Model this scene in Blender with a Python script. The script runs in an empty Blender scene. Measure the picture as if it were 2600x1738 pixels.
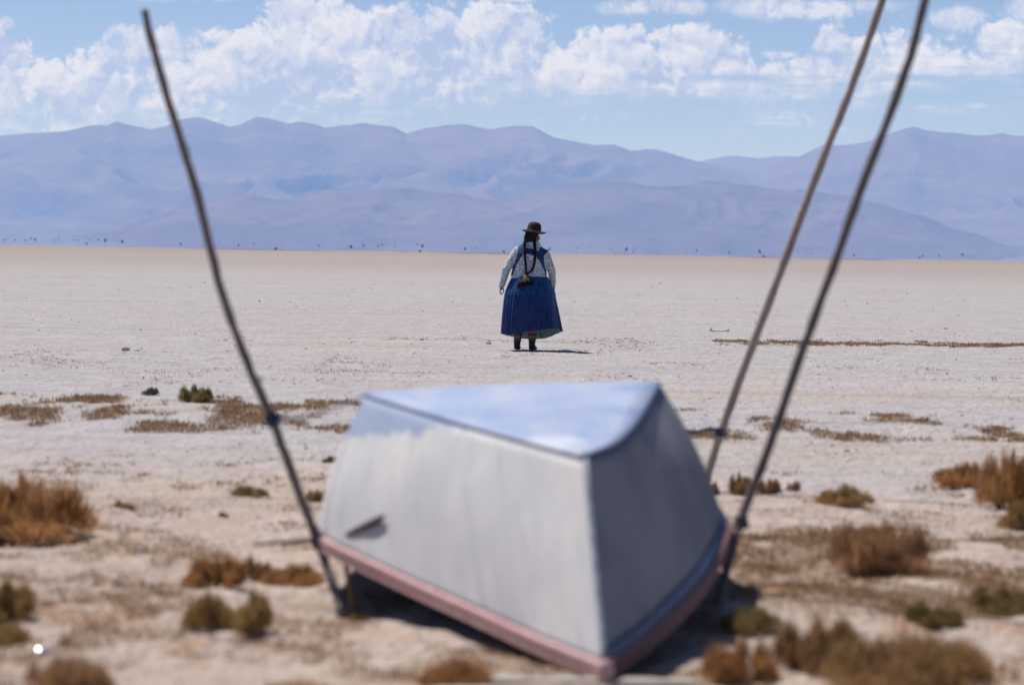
import bpy, bmesh, math, random
import numpy as np
from mathutils import Vector, Matrix, Euler

R = math.radians
sc = bpy.context.scene
COL = sc.collection

# ------------------------------------------------------------------ camera
CAM_H = 1.35
FPX = 7222.0                      # focal length of a 100 mm lens in pixels of a 2600 wide frame
cam_d = bpy.data.cameras.new('camera')
cam = bpy.data.objects.new('camera', cam_d)
COL.objects.link(cam)
cam_d.sensor_width = 36.0
cam_d.lens = 100.0
cam_d.clip_start = 0.1
cam_d.clip_end = 80000
pitch, roll = math.atan(252 / FPX), 0.01577
fw = Vector((0, math.cos(pitch), -math.sin(pitch)))
u0 = Vector((0, math.sin(pitch), math.cos(pitch)))
r0 = Vector((1, 0, 0))
rt = math.cos(roll) * r0 + math.sin(roll) * u0
up = -math.sin(roll) * r0 + math.cos(roll) * u0
M = Matrix((rt, up, -fw)).transposed().to_4x4()
M.translation = (0, 0, CAM_H)
cam.matrix_world = M
cam_d.dof.use_dof = True
cam_d.dof.focus_distance = 47.0
cam_d.dof.aperture_fstop = 2.7
cam_d.dof.aperture_blades = 0
sc.camera = cam

# ------------------------------------------------------------------ sun, sky, exposure
SUN_EL = R(61.0)
SUN_AZ = R(-50.0)                 # from +Y towards +X; the sun stands to the left and a little beyond
sun_dir = Vector((math.sin(SUN_AZ) * math.cos(SUN_EL), math.cos(SUN_AZ) * math.cos(SUN_EL), math.sin(SUN_EL)))
sun_d = bpy.data.lights.new('sun', 'SUN')
sun_d.energy = 5.0
sun_d.angle = R(0.53)
sun_d.color = (1.0, 0.955, 0.90)
sun = bpy.data.objects.new('sun', sun_d)
sun.rotation_euler = (-sun_dir).to_track_quat('-Z', 'Y').to_euler()
sun.location = (-40, 20, 60)
COL.objects.link(sun)

sc.view_settings.view_transform = 'Standard'
sc.view_settings.look = 'None'
sc.view_settings.exposure = 0.14
sc.view_settings.gamma = 1.0
sc.view_settings.use_curve_mapping = False
sc.cycles.use_denoising = True
sc.cycles.denoiser = 'OPENIMAGEDENOISE'
sc.cycles.denoising_input_passes = 'RGB_ALBEDO_NORMAL'
sc.cycles.max_bounces = 6
sc.cycles.volume_bounces = 1
sc.cycles.sample_clamp_indirect = 4.0
sc.cycles.caustics_reflective = False
sc.cycles.caustics_refractive = False


class NT:
    """small helper to write node trees"""
    def __init__(self, tree):
        self.t = tree
        tree.nodes.clear()

    def n(self, kind, **kw):
        nd = self.t.nodes.new(kind)
        for k, v in kw.items():
            setattr(nd, k, v)
        return nd

    def put(self, sock, v):
        if hasattr(v, 'is_linked') or isinstance(v, bpy.types.NodeSocket):
            self.t.links.new(v, sock)
        elif v is not None:
            if isinstance(v, (tuple, list)) and len(v) == 3 and getattr(sock, 'type', '') == 'RGBA':
                v = (*v, 1)
            sock.default_value = v

    def m(self, op, a, b=None, c=None, clamp=False):
        nd = self.n('ShaderNodeMath', operation=op, use_clamp=clamp)
        for i, v in enumerate((a, b, c)):
            if v is not None:
                self.put(nd.inputs[i], v)
        return nd.outputs[0]

    def smooth(self, v, lo, hi, tlo=0.0, thi=1.0):
        nd = self.n('ShaderNodeMapRange', interpolation_type='SMOOTHSTEP')
        self.put(nd.inputs[0], v)
        for i, x in ((1, lo), (2, hi), (3, tlo), (4, thi)):
            self.put(nd.inputs[i], x)
        return nd.outputs[0]

    def lin(self, v, lo, hi, tlo=0.0, thi=1.0):
        nd = self.n('ShaderNodeMapRange')
        self.put(nd.inputs[0], v)
        for i, x in ((1, lo), (2, hi), (3, tlo), (4, thi)):
            self.put(nd.inputs[i], x)
        return nd.outputs[0]

    def mix(self, f, a, b, blend='MIX'):
        nd = self.n('ShaderNodeMix', data_type='RGBA', blend_type=blend)
        self.put(nd.inputs[0], f)
        self.put(nd.inputs[6], a)
        self.put(nd.inputs[7], b)
        return nd.outputs[2]

    def comb(self, x, y, z=0.0):
        nd = self.n('ShaderNodeCombineXYZ')
        for i, v in enumerate((x, y, z)):
            self.put(nd.inputs[i], v)
        return nd.outputs[0]

    def sep(self, v):
        nd = self.n('ShaderNodeSeparateXYZ')
        self.put(nd.inputs[0], v)
        return nd.outputs

    def vm(self, op, a, b=None, scale=None):
        nd = self.n('ShaderNodeVectorMath', operation=op)
        self.put(nd.inputs[0], a)
        if b is not None:
            self.put(nd.inputs[1], b)
        if scale is not None:
            self.put(nd.inputs['Scale'], scale)
        return nd.outputs[0]

    def noise(self, v, scale, detail=2.0, rough=0.5, dist=0.0, color=False, dim='3D'):
        nd = self.n('ShaderNodeTexNoise', noise_dimensions=dim)
        self.put(nd.inputs['Vector'], v)
        self.put(nd.inputs['Scale'], scale)
        self.put(nd.inputs['Detail'], detail)
        self.put(nd.inputs['Roughness'], rough)
        self.put(nd.inputs['Distortion'], dist)
        return nd.outputs[1 if color else 0]

    def voro(self, v, scale, feature='F1', detail=0.0, rough=0.5, lac=2.0, smooth=0.3, norm=False, dim='3D'):
        nd = self.n('ShaderNodeTexVoronoi', feature=feature, voronoi_dimensions=dim)
        if feature not in ('DISTANCE_TO_EDGE', 'N_SPHERE_RADIUS'):
            nd.normalize = norm
        self.put(nd.inputs['Vector'], v)
        self.put(nd.inputs['Scale'], scale)
        if 'Detail' in nd.inputs:
            self.put(nd.inputs['Detail'], detail)
            self.put(nd.inputs['Roughness'], rough)
            self.put(nd.inputs['Lacunarity'], lac)
        if feature == 'SMOOTH_F1':
            self.put(nd.inputs['Smoothness'], smooth)
        return nd.outputs['Distance']

    def bump(self, h, strength, dist):
        nd = self.n('ShaderNodeBump')
        self.put(nd.inputs['Strength'], strength)
        self.put(nd.inputs['Distance'], dist)
        self.put(nd.inputs['Height'], h)
        return nd.outputs[0]


# ---- world: Nishita sky with a bank of fair-weather cumulus all along the horizon
world = bpy.data.worlds.new('World')
sc.world = world
world.use_nodes = True
world.cycles.sampling_method = 'MANUAL'
world.cycles.sample_map_resolution = 512
w = NT(world.node_tree)
sky = w.n('ShaderNodeTexSky', sky_type='NISHITA')
sky.sun_disc = False
sky.sun_elevation = SUN_EL
sky.sun_rotation = SUN_AZ
sky.altitude = 3700
sky.air_density = 1.0
sky.dust_density = 0.6
sky.ozone_density = 1.5
tc = w.n('ShaderNodeTexCoord')
dx, dy, dz = w.sep(tc.outputs['Generated'])
U = w.m('MULTIPLY', w.m('ARCTAN2', dx, dy), 7.222)
V = w.m('MULTIPLY', w.m('ARCSINE', dz), 7.222)
P = w.comb(U, V, 3.7)
wr = w.vm('SCALE', w.vm('SUBTRACT', w.noise(P, 9.0, 3.0, 0.6, color=True, dim='2D'), (0.5, 0.5, 0.5)), scale=0.075)
Pw = w.vm('ADD', P, wr)


def billow(p, detail=3.0):
    """heaped cauliflower relief: domes upon domes"""
    d1 = w.voro(p, 6.0, 'F1', detail, 0.62, 2.35, norm=True, dim='2D')
    return w.m('SUBTRACT', 1.0, w.m('MULTIPLY', w.m('MULTIPLY', d1, d1), 2.4))


b0 = billow(Pw, 4.0)
b1 = billow(w.vm('ADD', Pw, (-0.014, 0.024, 0.0)), 4.0)
b2 = w.noise(w.vm('ADD', P, (0.3, 0.2, 0.0)), 5.0, 3.0, 0.55, dim='2D')
rel = w.m('ADD', w.m('MULTIPLY', w.m('SUBTRACT', b0, b1), 3.0), w.m('MULTIPLY', w.m('SUBTRACT', b2, 0.5), 1.6))
fc = w.n('ShaderNodeFloatCurve')
tops = [(-1.3, .50), (-1.2, .46), (-1.1, .44), (-.95, .485), (-.8, .47), (-.72, .52), (-.62, .56), (-.48, .595), (-.36, .565), (-.26, .55),
        (-.17, .585), (-.02, .575), (.06, .54), (.13, .51), (.25, .50), (.36, .53), (.48, .51), (.56, .50), (.61, .455), (.67, .43), (.73, .455),
        (.80, .52), (.95, .53), (1.08, .50), (1.18, .53), (1.3, .55)]
cv = fc.mapping.curves[0]
while len(cv.points) > 2:
    cv.points.remove(cv.points[1])
cv.points[0].location = (0.0, .50)
cv.points[1].location = (1.0, .53)
for a, b in tops:
    cv.points.new((a + 1.6) / 3.2, b)
fc.mapping.update()
w.put(fc.inputs['Value'], w.lin(U, -1.6, 1.6))
wob = w.m('MULTIPLY', w.m('SUBTRACT', w.noise(w.comb(U, 0.0, 9.0), 1.1, 3.0), 0.5), 0.05)
top = w.m('ADD', fc.outputs[0], wob)
under = w.m('SUBTRACT', top, V)
f1 = w.m('ADD', w.m('MULTIPLY', under, 11.0), w.m('MULTIPLY', w.m('SUBTRACT', b0, 0.62), 2.4))
a_top = w.smooth(f1, -0.02, 0.32)
# the lower part of the bank breaks up into flat, thin layers
st = w.noise(w.comb(w.m('MULTIPLY', U, 1.3), w.m('MULTIPLY', V, 13.0), 1.0), 2.4, 4.0, 0.6)
st2 = w.noise(w.comb(w.m('MULTIPLY', U, 0.8), w.m('MULTIPLY', V, 3.0), 5.0), 2.2, 4.0, 0.62)
low = w.m('ADD', w.m('MULTIPLY', w.m('SUBTRACT', V, 0.352), 7.0), w.m('MULTIPLY', w.m('SUBTRACT', st, 0.44), 3.4))
low = w.m('ADD', low, w.m('MULTIPLY', w.m('SUBTRACT', st2, 0.5), 2.2))
low = w.m('ADD', low, w.lin(U, -1.3, 1.3, 0.9, -0.45))
a_low = w.smooth(low, -0.2, 0.9)
a1 = w.m('MULTIPLY', a_top, a_low)


def puff(cu, cvv, su, sv):
    e = w.m('ADD', w.m('POWER', w.m('ABSOLUTE', w.m('DIVIDE', w.m('SUBTRACT', U, cu), su)), 2.0),
            w.m('POWER', w.m('ABSOLUTE', w.m('DIVIDE', w.m('SUBTRACT', V, cvv), sv)), 2.0))
    return w.m('EXPONENT', w.m('MULTIPLY', e, -1.0))


f2 = None
for args in ((0.35, .602, .16, .028), (0.72, .602, .21, .034), (1.10, .575, .07, .030), (1.33, .585, .10, .060), (-.93, .603, .12, .014), (-.73, .604, .06, .012),
             (-.02, .618, .1, .012), (.66, .485, .05, .012), (.22, .335, .05, .018), (.28, .315, .04, .012), (.19, .315, .03, .01), (.95, .338, .04, .012)):
    g = puff(*args)
    f2 = g if f2 is None else w.m('MAXIMUM', f2, g)
f2 = w.m('ADD', w.m('MULTIPLY', f2, 1.5), w.m('MULTIPLY', w.m('SUBTRACT', b0, 0.62), 1.6))
hi = w.m('MULTIPLY', w.smooth(w.noise(w.comb(w.m('MULTIPLY', U, 0.35), V, 2.0), 1.5, 5.0, 0.6), 0.62, 0.85), w.smooth(V, 0.62, 0.8))
a2 = w.m('MULTIPLY', w.smooth(f2, 0.62, 1.45), 0.85)
alpha = w.m('MAXIMUM', w.m('MAXIMUM', a1, a2), w.m('MULTIPLY', hi, 0.8))
lit = w.m('ADD', rel, w.smooth(under, 0.22, -0.01, 0.22, 0.66), clamp=True)
ccol = w.mix(lit, (5.9, 6.8, 10.0), (13.0, 12.8, 13.6))
skyc = w.mix(1.0, sky.outputs[0], (1.10, 1.07, 1.20), 'MULTIPLY')
wcol = w.mix(w.m('MULTIPLY', alpha, 0.93), skyc, ccol)
bg = w.n('ShaderNodeBackground')
w.put(bg.inputs[0], wcol)
bg.inputs[1].default_value = 0.055
wo = w.n('ShaderNodeOutputWorld')
w.put(wo.inputs[0], bg.outputs[0])


# ------------------------------------------------------------------ mesh helpers
def tag(o, label=None, cat=None, group=None, kind=None):
    for k, v in (('label', label), ('category', cat), ('group', group), ('kind', kind)):
        if v:
            o[k] = v
    return o


def empty(name, loc=(0, 0, 0), rz=0.0):
    o = bpy.data.objects.new(name, None)
    o.location = loc
    o.rotation_euler = (0, 0, rz)
    o.empty_display_size = 0.1
    COL.objects.link(o)
    return o


def mesh_data(name, verts, faces, mats, smooth=True, uv=None):
    me = bpy.data.meshes.new(name)
    me.from_pydata([tuple(v) for v in verts], [], [tuple(f) for f in faces])
    for m_ in (mats if isinstance(mats, (list, tuple)) else [mats]):
        me.materials.append(m_)
    if smooth:
        me.polygons.foreach_set('use_smooth', [True] * len(me.polygons))
    if uv is not None:
        lay = me.uv_layers.new(name='UVMap')
        vi = np.zeros(len(me.loops), dtype=np.int32)
        me.loops.foreach_get('vertex_index', vi)
        lay.data.foreach_set('uv', np.asarray(uv, dtype=np.float32)[vi].ravel())
    me.update()
    return me


def obj(name, me, parent=None):
    o = bpy.data.objects.new(name, me)
    COL.objects.link(o)
    if parent is not None:
        o.parent = parent
    return o


def np_grid(name, X, Y, Z, mat):
    ny, nx = X.shape
    me = bpy.data.meshes.new(name)
    nv = nx * ny
    co = np.stack([X, Y, Z], -1).astype(np.float32).ravel()
    i = np.arange(nv).reshape(ny, nx)
    q = np.stack([i[:-1, :-1], i[:-1, 1:], i[1:, 1:], i[1:, :-1]], -1).reshape(-1, 4).astype(np.int32)
    me.vertices.add(nv)
    me.vertices.foreach_set('co', co)
    me.loops.add(q.size)
    me.loops.foreach_set('vertex_index', q.ravel())
    me.polygons.add(len(q))
    me.polygons.foreach_set('loop_start', np.arange(0, q.size, 4, dtype=np.int32))
    me.polygons.foreach_set('use_smooth', np.ones(len(q), dtype=bool))
    me.materials.append(mat)
    me.update(calc_edges=True)
    return me


NOISE_TAB = {}


def vnoise(x, y, seed=0):
    """value noise in [0,1]"""
    if seed not in NOISE_TAB:
        NOISE_TAB[seed] = np.random.RandomState(seed).rand(256, 256)
    tab = NOISE_TAB[seed]
    xi, yi = np.floor(x).astype(np.int64), np.floor(y).astype(np.int64)
    fx, fy = x - xi, y - yi
    fx = fx * fx * fx * (fx * (fx * 6 - 15) + 10)
    fy = fy * fy * fy * (fy * (fy * 6 - 15) + 10)
    a, b = tab[yi % 256, xi % 256], tab[yi % 256, (xi + 1) % 256]
    c, d = tab[(yi + 1) % 256, xi % 256], tab[(yi + 1) % 256, (xi + 1) % 256]
    return (a * (1 - fx) + b * fx) * (1 - fy) + (c * (1 - fx) + d * fx) * fy


def fbm(x, y, seed=0, octv=4, lac=2.03, gain=0.5):
    s, a, t = 0.0, 1.0, 0.0
    for k in range(octv):
        s = s + a * vnoise(x * lac ** k + 17.3 * k, y * lac ** k + 9.1 * k, seed + k)
        t += a
        a *= gain
    return s / t


def ridged(x, y, seed=0, octv=4, lac=2.1, gain=0.5):
    s, a, t = 0.0, 1.0, 0.0
    for k in range(octv):
        s = s + a * (1 - np.abs(2 * vnoise(x * lac ** k + 3.3 * k, y * lac ** k + 7.7 * k, seed + k) - 1))
        t += a
        a *= gain
    return s / t


def sstep(v, lo, hi):
    t = np.clip((v - lo) / (hi - lo), 0, 1)
    return t * t * (3 - 2 * t)


def catmull(pts, n):
    P_ = [np.array(p, float) for p in pts]
    P_ = [2 * P_[0] - P_[1]] + P_ + [2 * P_[-1] - P_[-2]]
    out = []
    segs = len(P_) - 3
    for i in range(n):
        t = i / (n - 1) * segs
        k = min(int(t), segs - 1)
        t -= k
        a, b, c, d = P_[k:k + 4]
        out.append(0.5 * ((2 * b) + (c - a) * t + (2 * a - 5 * b + 4 * c - d) * t * t + (3 * b - a - 3 * c + d) * t ** 3))
    return out


def tube_vf(pts, rad, sides=8, cap=True, wob=0.0, seed=0):
    """verts, faces of a tube along pts; rad a number or a list"""
    rg = random.Random(seed)
    n = len(pts)
    vs, fs = [], []
    ref = Vector((0.3, 1, 0.2)).normalized()
    for i, p in enumerate(pts):
        a = Vector(pts[max(i - 1, 0)])
        b = Vector(pts[min(i + 1, n - 1)])
        t = (b - a).normalized()
        s = t.cross(ref)
        if s.length < 1e-4:
            s = t.cross(Vector((1, 0, 0)))
        s.normalize()
        q = t.cross(s)
        rr = rad[i] if isinstance(rad, (list, tuple, np.ndarray)) else rad
        for k in range(sides):
            an = 2 * math.pi * k / sides
            e = rr * (1 + wob * (rg.random() - 0.5))
            vs.append(tuple(Vector(p) + s * (math.cos(an) * e) + q * (math.sin(an) * e)))
    for i in range(n - 1):
        for k in range(sides):
            fs.append((i * sides + k, i * sides + (k + 1) % sides, (i + 1) * sides + (k + 1) % sides, (i + 1) * sides + k))
    if cap:
        fs.append(tuple(range(sides - 1, -1, -1)))
        fs.append(tuple(range((n - 1) * sides, n * sides)))
    return vs, fs


class MB:
    def __init__(self):
        self.v, self.f = [], []

    def add(self, vf):
        o = len(self.v)
        self.v += [tuple(p) for p in vf[0]]
        self.f += [tuple(i + o for i in f) for f in vf[1]]
        return self

    def tube(self, *a, **k):
        return self.add(tube_vf(*a, **k))

    def ball(self, c, r, seg=12, rings=8, rot=None):
        vs, fs = [], []
        rx, ry, rz = (r, r, r) if isinstance(r, (int, float)) else r
        for i in range(rings + 1):
            ph = math.pi * i / rings
            for k in range(seg):
                th = 2 * math.pi * k / seg
                p = Vector((rx * math.sin(ph) * math.cos(th), ry * math.sin(ph) * math.sin(th), rz * math.cos(ph)))
                if rot is not None:
                    p = rot @ p
                vs.append(tuple(p + Vector(c)))
        for i in range(rings):
            for k in range(seg):
                fs.append((i * seg + k, (i + 1) * seg + k, (i + 1) * seg + (k + 1) % seg, i * seg + (k + 1) % seg))
        return self.add((vs, fs))

    def cone(self, a, b, ra, rb, n=6, sides=12):
        """tapered capsule"""
        a, b = Vector(a), Vector(b)
        pts = [a.lerp(b, i / n) for i in range(n + 1)]
        self.tube(pts, [ra + (rb - ra) * i / n for i in range(n + 1)], sides)
        self.ball(a, ra, sides, 8)
        self.ball(b, rb, sides, 8)
        return self

    def data(self, name, mat, smooth=True):
        return mesh_data(name, self.v, self.f, mat, smooth)

    def build(self, name, mat, parent=None, smooth=True):
        return obj(name, self.data(name, mat, smooth), parent)


def remeshed(name, mb, voxel, mat, smooth_it=6):
    """fuse overlapping shapes into one continuous surface"""
    me = mb.data(name + '_source', mat)
    o = bpy.data.objects.new(name + '_source', me)
    COL.objects.link(o)
    r_ = o.modifiers.new('r', 'REMESH')
    r_.mode = 'VOXEL'
    r_.voxel_size = voxel
    s_ = o.modifiers.new('s', 'SMOOTH')
    s_.iterations = smooth_it
    s_.factor = 0.5
    dg = bpy.context.evaluated_depsgraph_get()
    dg.update()
    out = bpy.data.meshes.new_from_object(o.evaluated_get(dg))
    bpy.data.objects.remove(o)
    out.name = name
    out.polygons.foreach_set('use_smooth', [True] * len(out.polygons))
    if len(out.materials) == 0:
        out.materials.append(mat)
    return out


# ------------------------------------------------------------------ materials
def material(name):
    m_ = bpy.data.materials.new(name)
    m_.use_nodes = True
    t = NT(m_.node_tree)
    out = t.n('ShaderNodeOutputMaterial')
    bs = t.n('ShaderNodeBsdfPrincipled')
    t.put(out.inputs[0], bs.outputs[0])
    t.out = out
    t.bs = bs
    return m_, t


def simple(name, ca, cb, scale=20.0, rough=0.7, detail=3.0, bump=0.0, bdist=0.002, stretch=(1, 1, 1), metallic=0.0, spec=0.3):
    m_, t = material(name)
    tcn = t.n('ShaderNodeTexCoord')
    v = t.vm('MULTIPLY', tcn.outputs['Object'], stretch)
    n_ = t.noise(v, scale, detail, 0.6)
    t.put(t.bs.inputs['Base Color'], t.mix(t.smooth(n_, 0.3, 0.7), ca, cb))
    t.bs.inputs['Roughness'].default_value = rough
    t.bs.inputs['Metallic'].default_value = metallic
    t.bs.inputs['Specular IOR Level'].default_value = spec
    if bump:
        t.put(t.bs.inputs['Normal'], t.bump(n_, bump, bdist))
    return m_


def leafy(name, cols, rough=0.8, trans=0.25):
    """foliage: colour varies from sprig to sprig"""
    m_, t = material(name)
    g = t.n('ShaderNodeNewGeometry')
    oi = t.n('ShaderNodeObjectInfo')
    rp = t.n('ShaderNodeValToRGB')
    el = rp.color_ramp.elements
    el[0].position, el[0].color = 0.0, (*cols[0], 1)
    el[1].position, el[1].color = 1.0, (*cols[-1], 1)
    for i, c in enumerate(cols[1:-1]):
        e = el.new((i + 1) / (len(cols) - 1))
        e.color = (*c, 1)
    tcn = t.n('ShaderNodeTexCoord')
    n_ = t.noise(t.vm('ADD', tcn.outputs['Object'], t.vm('SCALE', oi.outputs['Location'], scale=3.0)), 3.5, 2.0)
    f = t.m('ADD', t.m('MULTIPLY', g.outputs['Random Per Island'], 0.6), t.m('MULTIPLY', t.smooth(n_, 0.3, 0.7), 0.45))
    t.put(rp.inputs[0], f)
    t.put(t.bs.inputs['Base Color'], rp.outputs[0])
    t.bs.inputs['Roughness'].default_value = rough
    t.bs.inputs['Specular IOR Level'].default_value = 0.15
    tr = t.n('ShaderNodeBsdfTranslucent')
    t.put(tr.inputs[0], rp.outputs[0])
    mx = t.n('ShaderNodeMixShader')
    mx.inputs[0].default_value = trans
    t.put(mx.inputs[1], t.bs.outputs[0])
    t.put(mx.inputs[2], tr.outputs[0])
    t.put(t.out.inputs[0], mx.outputs[0])
    return m_


# ---- ground: pale salty crust, warmer sand in front, dry brown plain far off
def ground_material():
    m_, t = material('ground_crust')
    g = t.n('ShaderNodeNewGeometry')
    pos = g.outputs['Position']
    x, y, z = t.sep(pos)
    p2 = t.comb(x, y, 0.0)
    n1 = t.noise(p2, 0.35, 5.0, 0.6)
    n2 = t.noise(p2, 2.2, 4.0, 0.6)
    n3 = t.noise(p2, 14.0, 3.0, 0.6)
    n4 = t.noise(p2, 60.0, 2.0, 0.6)
    crust = t.mix(t.smooth(n2, 0.3, 0.7), (0.375, 0.35, 0.362), (0.45, 0.428, 0.445))
    sand = t.mix(t.smooth(n2, 0.3, 0.7), (0.40, 0.318, 0.275), (0.48, 0.40, 0.358))
    near = t.smooth(t.m('ADD', y, t.m('MULTIPLY', t.m('SUBTRACT', n1, 0.5), 9.0)), 19.5, 14.0)
    c = t.mix(near, crust, sand)
    # sandy warm streaks across the crust
    s1 = t.noise(t.comb(t.m('MULTIPLY', x, 0.28), t.m('MULTIPLY', y, 0.9), 4.0), 0.55, 5.0, 0.62)
    mid = t.m('MULTIPLY', t.smooth(s1, 0.50, 0.64), t.smooth(y, 70.0, 36.0))
    c = t.mix(t.m('MULTIPLY', mid, 0.5), c, (0.45, 0.365, 0.30))
    s3 = t.noise(t.comb(t.m('MULTIPLY', x, 0.16), t.m('MULTIPLY', y, 1.1), 7.0), 0.9, 5.0, 0.65)
    c = t.mix(t.m('MULTIPLY', t.smooth(s3, 0.54, 0.66), 0.38), c, (0.33, 0.275, 0.245))
    c = t.mix(t.m('MULTIPLY', t.smooth(s3, 0.44, 0.34), 0.35), c, (0.49, 0.47, 0.48))
    # reddish litter between the plants
    l1 = t.noise(t.comb(x, t.m('MULTIPLY', y, 0.55), 2.0), 2.6, 5.0, 0.68)
    lm = t.m('MULTIPLY', t.smooth(l1, 0.53, 0.66), t.smooth(t.m('ADD', y, t.m('MULTIPLY', n1, 5.0)), 17.0, 12.5))
    c = t.mix(t.m('MULTIPLY', lm, 0.62), c, (0.33, 0.175, 0.085))
    la = t.n('ShaderNodeAttribute', attribute_name='litter')
    lf = t.m('MULTIPLY', la.outputs['Fac'], t.smooth(n3, 0.25, 0.6))
    c = t.mix(t.m('MULTIPLY', lf, 0.42), c, t.mix(n2, (0.22, 0.115, 0.055), (0.34, 0.20, 0.11)))
    # the plain turns browner far away, where dry stubble covers it
    far = t.smooth(t.m('ADD', y, t.m('MULTIPLY', t.m('SUBTRACT', t.noise(t.comb(t.m('MULTIPLY', x, 0.1), y, 0.0), 0.02, 3.0), 0.5), 90.0)), 75.0, 180.0)
    far2 = t.smooth(y, 200.0, 360.0)
    c = t.mix(t.m('MULTIPLY', far, 0.75), c, (0.33, 0.275, 0.255))
    c = t.mix(t.m('MULTIPLY', far2, 0.45), c, (0.26, 0.205, 0.18))
    # speckle of small clods and gravel
    c = t.mix(t.m('MULTIPLY', t.smooth(n3, 0.58, 0.72), 0.40), c, (0.26, 0.205, 0.18))
    c = t.mix(t.m('MULTIPLY', t.smooth(n4, 0.58, 0.72), 0.35), c, (0.30, 0.25, 0.225))
    c = t.mix(t.m('MULTIPLY', t.smooth(n4, 0.42, 0.30), 0.30), c, (0.60, 0.56, 0.54))
    vv = t.voro(t.comb(x, y, 0.0), 9.0, 'F1', 2.0, 0.6)
    h = t.m('ADD', t.m('MULTIPLY', n3, 0.7), t.m('MULTIPLY', n4, 0.35))
    h = t.m('ADD', h, t.m('MULTIPLY', vv, 0.5))
    h = t.m('ADD', h, t.m('MULTIPLY', n2, 1.2))
    t.put(t.bs.inputs['Base Color'], c)
    t.bs.inputs['Roughness'].default_value = 0.95
    t.bs.inputs['Specular IOR Level'].default_value = 0.1
    t.put(t.bs.inputs['Normal'], t.bump(h, 1.0, 0.05))
    return m_


def mountain_material(name, ca, cb, cc):
    m_, t = material(name)
    g = t.n('ShaderNodeNewGeometry')
    x, y, z = t.sep(g.outputs['Position'])
    p = g.outputs['Position']
    n1 = t.noise(p, 0.0016, 5.0, 0.6)
    n2 = t.noise(p, 0.008, 5.0, 0.62)
    # beds of rock: thin bands that dip a little across the range
    band = t.noise(t.comb(t.m('MULTIPLY', x, 0.0006), t.m('MULTIPLY', y, 0.0004), t.m('ADD', t.m('MULTIPLY', z, 0.02), t.m('MULTIPLY', x, 0.0012))), 1.6, 5.0, 0.65)
    c = t.mix(t.smooth(n1, 0.35, 0.65), ca, cb)
    c = t.mix(t.m('MULTIPLY', t.smooth(band, 0.5, 0.66), 0.35), c, cc)
    c = t.mix(t.m('MULTIPLY', t.smooth(n2, 0.52, 0.66), 0.5), c, cc)
    t.put(t.bs.inputs['Base Color'], c)
    t.bs.inputs['Roughness'].default_value = 1.0
    t.bs.inputs['Specular IOR Level'].default_value = 0.0
    t.put(t.bs.inputs['Normal'], t.bump(t.m('ADD', n2, t.m('MULTIPLY', band, 0.4)), 0.5, 40.0))
    return m_


MT = {}
MT['ground'] = ground_material()
MT['mount'] = mountain_material('mountain_rock', (0.145, 0.108, 0.09), (0.105, 0.08, 0.07), (0.045, 0.038, 0.035))
MT['hill'] = mountain_material('foothill_rock', (0.135, 0.102, 0.086), (0.095, 0.075, 0.066), (0.042, 0.036, 0.033))


def mirage_material():
    m_, t = material('shimmering_air')
    t.bs.inputs['Base Color'].default_value = (0.97, 0.975, 0.985, 1)
    t.bs.inputs['Metallic'].default_value = 1.0
    t.bs.inputs['Roughness'].default_value = 0.0
    return m_


MT['mirage'] = mirage_material()


# ------------------------------------------------------------------ ground
def gh(x, y):
    """height of the plain at x, y"""
    x = np.asarray(x, float)
    y = np.asarray(y, float)
    near = 1 - sstep(y, 12.0, 19.0)
    fade = 1 - sstep(y, 120, 350)
    h = 0.014 * (fbm(x / 0.9, y / 0.9, 11, 3) - 0.5) * 2 * fade
    h = h + 0.011 * (ridged(x / 0.22, y / 0.22, 21, 3) - 0.5) * 2 * (1 - sstep(y, 60, 140))
    h = h + near * 0.055 * (fbm(x / 0.55, y / 0.75, 31, 4) - 0.5) * 2
    strip = np.exp(-((y - 21.7) / 1.4) ** 2) * 0.05 * fbm(x / 1.3, y / 0.6, 41, 3)
    strip2 = np.exp(-((y - 40.0) / 1.6) ** 2) * 0.07 * fbm(x / 1.6, y / 0.8, 43, 3) * sstep(x, 0.8, 4.0)
    h = h + strip + strip2
    far = sstep(y, 60, 330) * 0.10 * (fbm(x / 9.0, y / 40.0, 51, 4) - 0.5) * 2
    h = h + far
    return h - 0.45 * sstep(y, 372, 520) - sstep(y, 520, 2000) * 0.6


LITTER = [(-5.6, -0.3, 19.6, 24.0, 0.5, 0.545, 501, 0.45), (0.3, 5.6, 19.8, 23.0, 0.5, 0.585, 502, 0.45), (2.8, 9.8, 38.6, 40.4, 2.4, 0.47, 503, 4.8),
          (-2.4, 2.8, 8.0, 13.2, 0.34, 0.54, 506, 0.8), (0.8, 3.0, 10.4, 13.6, 0.30, 0.51, 507, 0.8)]


def litter(x, y):
    """where dead leaves colour the ground: under and around the dry plants"""
    out = np.zeros_like(np.asarray(x, float))
    for x0, x1, y0, y1, sc_, thr, sd, asp in LITTER:
        nv = fbm(x / sc_, y / (sc_ / asp), sd, 4)
        edge = np.clip(np.minimum(y - y0, y1 - y) / (0.3 * (y1 - y0)), 0, 1)
        inside = sstep(x, x0 - 0.3, x0 + 0.1) * (1 - sstep(x, x1 - 0.1, x1 + 0.3)) * sstep(y, y0 - 0.2, y0 + 0.1) * (1 - sstep(y, y1 - 0.1, y1 + 0.2))
        nv = nv + 0.20 * (fbm(x / 0.16, y / 0.30, sd + 7, 2) - 0.5)
        out = np.maximum(out, sstep(nv * (0.85 + 0.15 * edge), thr - 0.06, thr + 0.10) * inside)
    return out


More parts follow.
